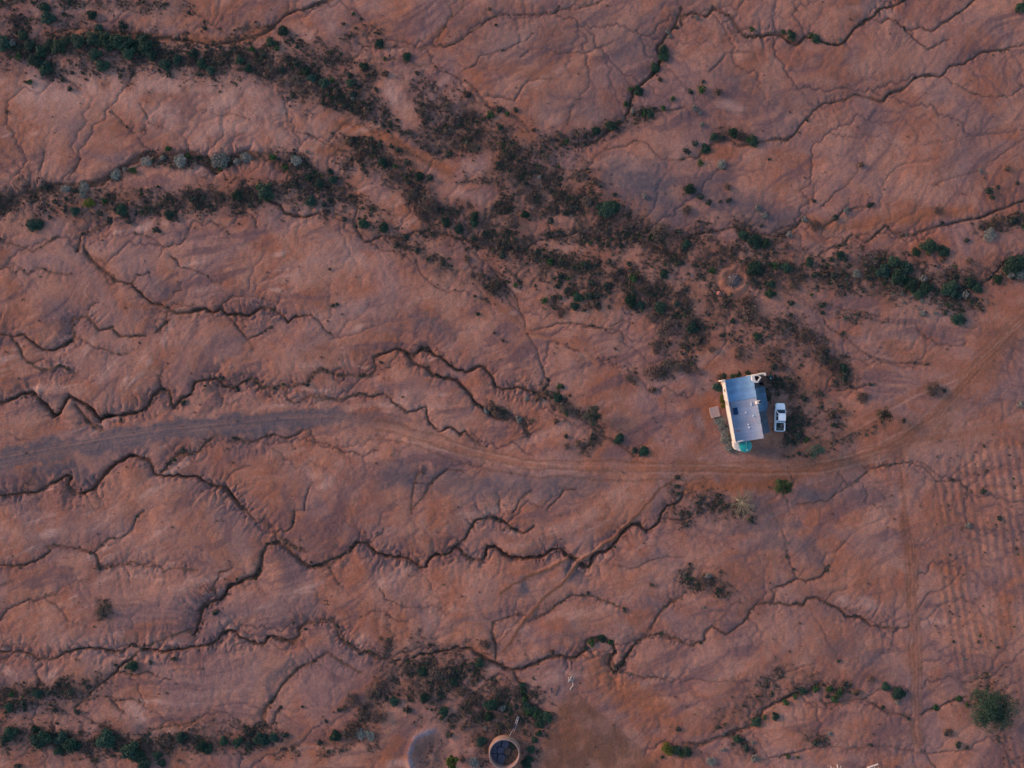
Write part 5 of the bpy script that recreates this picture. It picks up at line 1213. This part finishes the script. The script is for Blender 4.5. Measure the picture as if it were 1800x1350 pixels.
SITES = [  # name of the spot and its pixel
 ((30,75),"in the thicket at the western end of the northern wash"),((130,80),"in the dense hedge of the northern wash"),((215,72),"in the brightest green stretch of the northern wash hedge"),((75,20),"north of the dense wash hedge, near the upper left corner"),((180,35),"on bare soil just north of the wash hedge"),((170,115),"on the south side of the wash hedge"),((300,115),"along the ragged southern fringe of the northern wash"),((370,105),"in the broken scrub east of the wash hedge"),((440,85),"in the loose scrub where the northern wash meets a dirt path"),((500,75),"at the bend of the northern wash"),((550,130),"on the scrub tongue east of the wash bend"),((90,150),"on the pale flat below the western thicket"),
 ((60,390),"on the southern slope of the scalloped gully near the left edge"),((120,350),"in the scalloped gully near its western end"),((190,375),"on the apron south of the scalloped gully"),((215,305),"in the narrow western reach of the scalloped gully"),((290,280),"inside the first scallop of the gully"),((340,345),"in the scrub south of the second scallop"),((395,285),"inside the deep scallop of the gully"),((430,340),"in the green patch south of the deep scallop"),((300,385),"on the bare slope below the scallops"),((500,290),"where the scalloped gully narrows eastwards"),((570,320),"in the thicket where the scalloped gully joins the central scrub"),((545,350),"on the southern lip of the central thicket"),
 ((615,140),"at the western tip of the central scrub"),((665,80),"beside the red streambed north of the central scrub"),((710,100),"beside the looping streambed"),((660,125),"just north of the oval bare patch"),((640,185),"west of the oval bare patch"),((680,215),"on the southern rim of the oval bare patch"),((770,195),"east of the oval bare patch"),((690,270),"on the ridge south of the sandy path"),((740,310),"in the dark row south of the sandy path"),((790,275),"alone beside the end of the sandy path"),((620,280),"where the sandy path starts"),((865,200),"in the narrow red gully of the central scrub"),((900,200),"at the northern edge of the central scrub"),((880,250),"in the brown heart of the central scrub"),((940,300),"in the reddish middle of the central scrub"),((835,275),"in the small clearing of the central scrub"),
 ((770,360),"in the scrub knot west of the round grey clearing"),((835,385),"in the scrub knot below the round grey clearing"),((640,395),"along the gully rim under the brown spur"),((720,425),"where the gully rim turns south-east"),((910,385),"in the band between clearing and streambed"),((970,390),"in the eastern band above the streambed"),((1070,370),"in the greenest clump of the eastern band"),((1100,400),"at the foot of the eastern band"),((1165,410),"in the brown mat west of the long gully"),((1030,230),"where the northern gullies meet"),((1085,215),"along the hedge of the northern gully"),((1120,170),"at the fork of the northern gully"),((1160,100),"in the steep reach of the northern gully"),((1190,50),"near the head of the northern gully"),
 ((1225,160),"at the olive clump beside the northern gully fork"),((1225,30),"by the looping gully head at the top"),((1310,55),"on the bank of the top gully"),((1390,60),"at the sharp elbow of the top gully"),((1435,68),"in the green knot east of the top gully elbow"),((1475,75),"where the top gully straightens"),((1790,10),"in the upper right corner"),((1225,210),"on the bare plain south of the olive clump"),((1290,235),"in the knot on the middle gully"),((1235,260),"in the thin row below the middle gully"),((1260,290),"on the lip of the grey flat"),((1225,345),"on the western grey flat"),((1280,345),"in the slanting row on the grey flat"),((1340,375),"at the southern end of the grey flat"),((1430,390),"in the fan of small rills"),((1500,365),"on the bank east of the rill fan"),((1510,290),"on the open plain north of the rill fan"),((1650,370),"on the open eastern slope"),((1740,345),"near the right edge above the last gully"),((1740,415),"in the tangle near the right edge"),((1770,390),"at the right edge by the last gully"),
 ((1320,425),"in the dense clump on the long gully"),((1215,430),"in the scrub north of the long gully"),((1380,440),"along the long gully"),((1260,475),"west of the rubble ring"),((1325,475),"just east of the rubble ring"),((1275,520),"south of the rubble ring"),((1320,530),"in the brown mat south-east of the rubble ring"),((1370,470),"in the row east of the rubble ring"),((1360,515),"in the tall tuft east of the rubble ring"),((1430,475),"in the straggling scrub west of the big thicket"),((1500,465),"on the western side of the big eastern thicket"),((1570,475),"in the core of the big eastern thicket"),((1600,505),"on the lower side of the big eastern thicket"),((1630,500),"in the tail of the big eastern thicket"),((1680,510),"in the pale flowering group east of the big thicket"),((1715,495),"in the green group beside the bright gully bend"),((1780,470),"in the bright green hummock at the right edge"),((1625,550),"on bare ground below the big thicket"),((1680,560),"in the whitish clump below the flowering group"),((1440,545),"in the row of tufts north-east of the farmhouse"),((1330,590),"on bare soil north of the farmhouse"),((1250,570),"in the sparse scrub north-west of the farmhouse"),((1420,590),"in the brown streak north-east of the farmhouse"),((1480,655),"in the dark clump east of the farmhouse"),((1370,635),"just north-east of the farmhouse"),((1210,600),"on the southern tip of the central scrub"),((1295,615),"in the litter north of the farmhouse roof"),
 ((960,465),"at the western side of the southern scrub patch"),((1030,470),"in the top row of the southern scrub patch"),((1020,520),"in the dark core of the southern scrub patch"),((1065,540),"on the lower rim of the southern scrub patch"),((1110,525),"in the dense knot east of the southern scrub patch"),((1165,540),"in the bright clump of the southern scrub"),((1165,480),"in the upper part of the southern scrub"),((1190,580),"at the lower end of the southern scrub"),((860,500),"in the oval brown thicket on the slanting path"),((750,460),"on the slope above the slanting path"),((900,500),"on the eastern side of the slanting path"),((835,540),"on bare ground west of the slanting path"),((870,595),"in the lonely pair above the gully loops"),((1110,665),"in the tuft row west of the bare yard"),((1160,655),"in the brown patch nearest the bare yard"),((1155,605),"in the small patches north of the bare yard"),((985,685),"at the end of the straight gully"),((1000,720),"in the green string beside the big grey bush"),((925,700),"in the faint hollow at the end of the gully"),((850,720),"in the thicket at the end of the twin gullies"),((910,735),"at the tail of the twin gullies"),((1090,770),"in the first pair of bushes by the sandy track"),((1130,790),"in the last clump before the sandy track"),((1000,780),"in the pale hollow north of the track"),((670,635),"inside the loop of the winding gully"),((320,705),"on the bank of the winding gully's hairpin"),((200,735),"beside the winding gully's western bend"),((390,670),"in the scrubby bend of the winding gully"),((530,675),"where the winding gully divides"),((40,700),"in the westernmost reach of the winding gully"),((315,800),"in the side gully south of the grey road"),((120,840),"in the gully below the western end of the road"),((590,500),"alone on the bare western slope"),((585,535),"in the lone dark pair on the western slope"),
 ((1190,845),"at the head of the deep southern gully"),((1262,681),"against the north-west corner of the farmhouse"),((1271,708),"against the farmhouse's west wall"),((1268,745),"in the bushes beside the concrete slab"),((1280,775),"in the hedge at the farmhouse's south-west corner"),((1440,690),"in the dark scrub beyond the pickup"),((1520,690),"in the brown patch beside the eastern track"),((1470,730),"in the low brown scrub east of the pickup"),((1555,735),"by the feathery brown tree east of the pickup"),((1410,770),"south-east of the pickup"),((1640,685),"between the two branches of the eastern track"),((1790,710),"at the right edge above the furrowed field"),((1725,865),"in the furrowed field"),((1700,925),"in the lower furrows"),((1700,1130),"in the weedy rows of the furrowed field"),
 ((180,1075),"alone on the bare south-western slope"),((380,1078),"inside the pocket of the deep gully bend"),((230,1170),"in the group below the gully junction"),((305,1160),"east of the group below the gully junction"),((510,1100),"beside the winding southern gully"),((65,1220),"at the western end of the low southern scrub"),((20,1240),"at the left edge of the low southern scrub"),((130,1215),"in the middle of the low southern scrub"),((100,1250),"in the gap between the two southern scrub bands"),((20,1290),"at the left end of the bottom scrub band"),((70,1300),"in the western clump of the bottom scrub band"),((120,1310),"in the long clump of the bottom scrub band"),((190,1300),"in the round clump of the bottom scrub band"),((245,1330),"in the largest clump of the bottom scrub band"),((320,1300),"in the low clump of the bottom scrub band"),((365,1315),"in the twin clump of the bottom scrub band"),((450,1300),"in the long eastern clump of the bottom scrub band"),((585,1290),"beyond the eastern end of the bottom scrub band"),((530,1245),"on the bare slope above the bottom scrub band"),
 ((730,1180),"in the scrub below the southern gully junction"),((790,1195),"in the middle of the scrub above the reservoir"),((845,1165),"beside the gully junction where the paths cross"),((660,1210),"in the upper part of the crooked scrub column"),((655,1265),"in the lower part of the crooked scrub column"),((700,1235),"in the scattered tufts east of the crooked column"),((620,1290),"in the grey scrub at the foot of the crooked column"),((780,1250),"in the tufts north of the silted dam"),((865,1240),"in the dark scrub between the pipes and the footpath"),((850,1280),"in the open scrub north-west of the reservoir"),((795,1290),"at the northern end of the silted dam"),((830,1335),"between the silted dam and the reservoir"),((920,1230),"in the green ribbon above the field corner"),((955,1265),"in the big leafy clump at the ribbon's end"),((925,1340),"against the east side of the reservoir"),((1045,1130),"in the green arc of the southern gully loop"),((1095,1070),"on the bare slope above the gully loop"),((1170,1315),"in the green pair below the smooth field"),((1195,1325),"at the end of the green pair below the field"),((1145,1030),"on the slope west of the twin grey bushes"),((1240,1020),"in the faded grey patch"),((1385,980),"in the short ditch above the eastern gully"),((1300,1310),"in the tangle at the bottom wash"),((1330,1270),"on the lower bank of the bottom wash"),((1365,1255),"in the bend of the bottom wash"),((1420,1215),"in the upper reach of the bottom wash"),((1465,1225),"in the clump at the head of the bottom wash"),((1575,1220),"beside the wheel track, in the dark hollow"),((1590,1260),"on the ditch crossing by the wheel track"),((1650,1235),"in the ditch east of the wheel track"),((1390,1325),"in the narrow ditch at the bottom"),((1440,1300),"in the small group above the narrow ditch"),((1535,1310),"near the pole stacks"),((1675,1300),"in the brown group south of the feathery tree"),((1250,1340),"in the grey bushes at the bottom wash's foot"),((570,1050),"beside the southern gully"),((560,990),"in the gully bend on the southern slope"),((1080,965),"in the deep southern gully"),((1470,1160),"at the end of the faint ditch"),
]
used_kind = {'D': "dark green shrub", 'G': "leafy mid-green shrub", 'O': "yellowish green shrub", 'S': "silvery grey shrub", 'B': "dry brownish-grey shrub"}
catk = {'D': "shrub", 'G': "shrub", 'O': "shrub", 'S': "shrub", 'B': "shrub"}
namek = {'D': "dark_shrub", 'G': "green_shrub", 'O': "olive_shrub", 'S': "grey_shrub", 'B': "dry_shrub"}
grpk = {'D': "dark shrubs scattered along the gullies", 'G': "leafy green shrubs along the washes", 'O': "yellow-green shrubs", 'S': "silvery shrubs in and beside the gullies", 'B': "dry brownish shrubs of the scrub"}
SH = [s for s in SH if -25 < s[0] < 1825 and -25 < s[1] < 1375]
# about 300 singled out, the largest; the smallest join the low scrub
SH.sort(key=lambda s: (-s[4], -s[2]))
BIG, LITTLE = SH[:300], SH[300:]
grp = {}
for s in BIG:
    if not (0 <= s[0] <= 1800 and 0 <= s[1] <= 1350): pass
    i = min(range(len(SITES)), key=lambda q: (SITES[q][0][0]-s[0])**2 + (SITES[q][0][1]-s[1])**2)
    grp.setdefault((i, s[3]), []).append(s)
ORD = ["first","second","third","fourth","fifth","sixth","seventh","eighth","ninth","tenth","eleventh","twelfth"]
def label_for(i, kd, rank, n, s, lst):
    k = used_kind[kd]; site = SITES[i][1]
    if n == 1: t = f"{k} {site}"
    elif n == 2:
        o = lst[1 - rank]
        if abs(o[0]-s[0]) > abs(o[1]-s[1]): w = "western" if s[0] < o[0] else "eastern"
        else: w = "northern" if s[1] < o[1] else "southern"
        t = f"{w} {k} {site}"
    else:
        t = (f"westernmost {k} {site}" if rank == 0 else f"easternmost {k} {site}" if rank == n-1 else f"{ORD[rank]} {k} from the west {site}")
    if len(t.split()) > 16: t = t.replace('dry brownish-grey', 'dry').replace('dark green', 'dark').replace('leafy mid-green', 'green').replace(' from the west', '')
    if len(t.split()) > 16: t = t.replace('dry brownish-grey', 'dry').replace('leafy mid-green', 'leafy').replace(' of the ', ' ', 1)
    if len(t.split()) > 16: print('LONG', len(t.split()), t)
    return t
for (i, kd), lst in grp.items():
    lst.sort(key=lambda s: s[0])
    for rank, s in enumerate(lst):
        px, py, r = s[:3]
        x, y = W(px, py, .5); rm_ = r / PPM
        z = ground_z(x, y)
        o = empty(namek[kd], (x, y, z), random.uniform(0, 6.28))
        q = random.uniform(.85, 1.0)
        o.scale = (rm_ * q * 1.28, rm_ * 1.28 * random.uniform(.8, 1.05), min(rm_ * random.uniform(.75, 1.0), 2.4))
        tag(o, label_for(i, kd, rank, len(lst), s, lst), catk[kd], grpk[kd])
        link("crown", random.choice(PROTO[kd]), o)
        link("stem", random.choice(STEM_S if kd == 'S' else STEM), o)

# ------------------------------------------------------------------ trees that stand out
def tree(name, label, cat, px, py, r, h, mfol, seed, n=3000, sz=.10, lob=14, open_=.0, mb=bark, ground=True, squash=.8, limb=6, group=None):
    x, y = W(px, py, h * .6); z = ground_z(x, y)
    o = empty(name, (x, y, z)); tag(o, label, cat, group)
    r_ = random.Random(seed); bm = bmesh.new()
    add_tube(bm, [(0, 0, -.2), (.05, .03, h*.2), (.0, .08, h*.42)], [.12*r**.6, .10*r**.6, .07*r**.6], 8)
    link("trunk", bm_mesh("trunk", bm, mb, True), o)
    L_ = []
    for i in range(limb):
        a = 2*math.pi*(i + r_.random()*.7)/limb; l_ = r*r_.uniform(.55, .85)
        bm = bmesh.new()
        p = [(0, .05, h*.35), (l_*.4*math.cos(a), l_*.4*math.sin(a), h*.58), (l_*math.cos(a+.2), l_*math.sin(a+.2), h*.8)]
        add_tube(bm, p, [.06*r**.6, .035*r**.6, .012], 6); link("limb", bm_mesh("limb", bm, mb, True), o)
    for i in range(lob):
        a = r_.uniform(0, 2*math.pi); dd = r * math.sqrt(r_.random()) * .74
        L_.append((dd*math.cos(a), dd*math.sin(a), h*(.62 + .25*r_.random()) - .15*dd, r*r_.uniform(.2, .38)))
    v, f = leaf_cloud(n, L_, sz, seed, squash=squash)
    link("crown", np_mesh("crown", v, f, mfol), o)
    return o
tree("feathery_tree", "large feathery grey-green tree with wide open crown at the lower right", "tree", 1738, 1240, 4.6, 5.0, mat("feathery_foliage", (0.022,0.048,0.030), .8, col2=(0.045,0.078,0.045), scale=1.2, spec=.2), 3, n=12000, sz=.10, lob=44)
tree("thorn_tree", "round grey-green tree standing alone in the hollow north of the sandy track", "tree", 1042, 731, 2.0, 2.8, mat("greygreen_foliage", (0.035,0.050,0.036), .85, col2=(0.07,0.075,0.058), scale=2, spec=.1), 5, n=3600, sz=.08, lob=18)
tree("thorn_tree", "bushy green tree with a yellowish western side beside the sandy track", "tree", 1376, 857, 1.95, 2.8, mat("bright_foliage", (0.024,0.050,0.018), .8, col2=(0.06,0.085,0.03), scale=2, spec=.2), 8, n=4200, sz=.08, lob=20)
tree("thorn_tree", "sparse teal-green tree beside the track south-east of the pickup", "tree", 1432, 793, 1.9, 2.6, mat("teal_foliage", (0.035,0.085,0.065), .85, col2=(0.06,0.11,0.08), scale=2, spec=.1), 12, n=1300, sz=.07, lob=22)
tree("thorn_tree", "feathery brown tree on bare ground east of the pickup", "tree", 1553, 726, 2.0, 2.8, mat("brown_foliage", (0.05,0.045,0.03), .9, col2=(0.085,0.06,0.04), scale=2, spec=.1), 15, n=2600, sz=.07, lob=20)
tree("round_tree", "round olive-green tree between the silted dam and the reservoir", "tree", 795.5, 1338, 1.5, 2.6, mat("olive_foliage", (0.035,0.052,0.010), .8, col2=(0.09,0.10,0.018), scale=2, spec=.2), 19, n=3800, sz=.08, lob=14)
# bare spreading tree with pale yellow limbs
x, y = W(1302, 884, 1.2); bt = empty("bare_tree", (x, y, ground_z(x, y))); tag(bt, "leafless tree with pale yellow branches spread flat south of the track", "tree")
r_ = random.Random(44)
bm = bmesh.new(); add_tube(bm, [(-.5, .5, -.2), (-.35, .4, .35), (0, .2, .8)], [.2, .16, .12], 8); link("trunk", bm_mesh("trunk", bm, bark_pale, True), bt)
tips = []
for i, (a, l_) in enumerate(((-100,2.4),(-75,2.6),(-55,2.2),(-38,2.5),(-25,2.0),(-12,2.2),(5,1.7),(25,2.0),(50,2.2),(75,2.1),(100,1.9),(125,1.8),(-125,2.0),(150,1.6),(-150,1.7))):
    a = math.radians(a); bm = bmesh.new()
    p = [Vector((0, .2, .7))]; 
    for k in range(1, 5):
        a += r_.uniform(-.22, .22); p.append(p[-1] + Vector((math.cos(a), math.sin(a), r_.uniform(.05, .35))) * (l_*1.15/4))
    add_tube(bm, p, [.07, .06, .045, .03, .014], 6)
    for k in (1, 2, 3, 4):
        for s_ in (-1, 1):
            b0 = p[k-1].lerp(p[k], r_.random()); aa = a + s_ * r_.uniform(.4, 1.0); q = b0 + Vector((math.cos(aa), math.sin(aa), .3)) * r_.uniform(.35, .8)
            add_tube(bm, [b0, q], [.022, .008], 4); tips.append(q)
    tips.append(p[-1]); link("branch", bm_mesh("branch", bm, bark_pale, True), bt)
v, f = leaf_cloud(2200, [(t.x, t.y, t.z, .32) for t in tips], .045, 77)
link("crown", np_mesh("crown", v, f, mat("sparse_olive", (0.14,0.135,0.085), .9)), bt)

# ------------------------------------------------------------------ low scrub nobody could count: real little clumps joined per kind
def scatter_positions(n, dens, seed):
    r_ = np.random.default_rng(seed)
    p = np.clip(dens, 0, None).ravel(); p = p / p.sum()
    k = r_.choice(p.size, n, p=p)
    j, i = np.divmod(k, NX)
    return GX0 + (i + r_.random(n)) * DX, GY0 + (j + r_.random(n)) * DX
def zs(x, y):
    i = np.clip(((x - GX0) / DX).astype(int), 0, NX-1); j = np.clip(((y - GY0) / DX).astype(int), 0, NY-1)
    return H[j, i]
def tufts(name, label, kd, pos, rad, seed, extra=()):
    r_ = np.random.default_rng(seed)
    xs, ys = pos; vs = []; fs = []; off = 0
    xs = np.concatenate([xs, np.array([e[0] for e in extra])]) if len(extra) else xs
    ys = np.concatenate([ys, np.array([e[1] for e in extra])]) if len(extra) else ys
    rr_ = rad[0] + (rad[1] - rad[0]) * r_.random(len(xs)) ** 2
    if len(extra): rr_[-len(extra):] = [e[2] for e in extra]
    zz = zs(xs, ys); an = r_.random(len(xs)) * 6.28
    TV = [leaf_cloud(16, lobes_for(q, 4, .5), .34, q + seed) for q in range(8)]
    pick = r_.integers(0, 8, len(xs))
    for x, y, z, r, a, p_ in zip(xs, ys, zz, rr_, an, pick):
        if r > .38: v, f = SMALL[kd][p_ % 4]
        else: v, f = TV[p_]
        c_, s_ = math.cos(a) * r, math.sin(a) * r
        q = np.empty_like(v); q[:, 0] = v[:, 0]*c_ - v[:, 1]*s_ + x; q[:, 1] = v[:, 0]*s_ + v[:, 1]*c_ + y; q[:, 2] = v[:, 2]*r*.8 + z
        vs.append(q); fs.append(f + off); off += len(v)
    o = link(name, np_mesh(name, np.concatenate(vs), np.concatenate(fs), fol_s[kd]))
    tag(o, label, None, None, "stuff"); return o
fol_s = {
 'D': mat("scrub_dark", (0.026,0.044,0.036), .85, col2=(0.060,0.062,0.048), scale=.6, spec=.1),
 'G': mat("scrub_green", (0.025,0.06,0.025), .85, col2=(0.045,0.085,0.03), scale=.6, spec=.1),
 'B': mat("scrub_dry", (0.080,0.060,0.048), .9, col2=(0.165,0.095,0.066), scale=.5, spec=.1),
 'S': mat("scrub_pale", (0.13,0.13,0.11), .9, col2=(0.21,0.18,0.15), scale=.5, spec=.1),
}
lit_c = np.clip(m_lit, 0, 1)
clear = (1 - sstep(.3, .6, m_flat)) * (1 - .9 * sstep(.3, .6, yard) * (lit_c < .5))
clump = np.clip(fbm(X, Y, 2.2, 3, 311) * 1.4 + .35, 0, 1.4)
inside_tank = np.hypot(X - rx_, Y - ry_) < 3.3
clear = np.where(inside_tank, 0, clear) * np.where(rd < 5.0, .12, 1)
hv = (Vector((1,0)), )
HX, HY = X - nw.x, Y - nw.y
hu, hvv = HX * ux.x + HY * ux.y, HX * uy.x + HY * uy.y
clear = np.where((hu > -.2) & (hu < VE + .3) & (hvv > -.3) & (hvv < LL + 2.5), 0, clear)
tkx, tky = truck.location.x, truck.location.y
clear = np.where((np.abs(X - tkx) < 1.3) & (np.abs(Y - tky) < 3), 0, clear)
little = {k: [] for k in 'DGBSO'}
for px, py, r, kd, _ in LITTLE:
    x, y = W(px, py); little[kd].append((x, y, max(1.3 * r / PPM, .45)))
gul = sstep(.15, .8, floor_m) * (dist_ch < 1.4)
tufts("low_scrub", "low dark scrub spread over the brown litter between shrubs", 'D', scatter_positions(6000, lit_c**2.2 * clump**1.5 * clear + .025 * gul * clump * clear, 1), (.15, .5), 2, little['D'])
tufts("dry_tufts", "dry brown grass tufts and low bushes among the scrub", 'B', scatter_positions(52000, lit_c**2.0 * (.3 + clump) * clear + .025 * gul * clear + .12 * furrow_line * np.clip(nz_fine, 0, 1) + .0010, 3), (.10, .36), 4, little['B'])
tufts("green_undergrowth", "small green plants in the washes and gully beds", 'G', scatter_positions(2200, lit_c**2 * clump**2 * clear + .025 * gul * clump**2 * clear + .004 * furrow_line, 5), (.14, .4), 6, little['G'] + little['O'])
tufts("pale_tufts", "pale grey tufts dotted through the scrub and washes", 'S', scatter_positions(4500, (lit_c * clump**2 + .03 * gul * clump) * clear * (0.25 + sstep(40, 75, X)) + .015 * furrow_line, 7), (.10, .30), 8, little['S'])
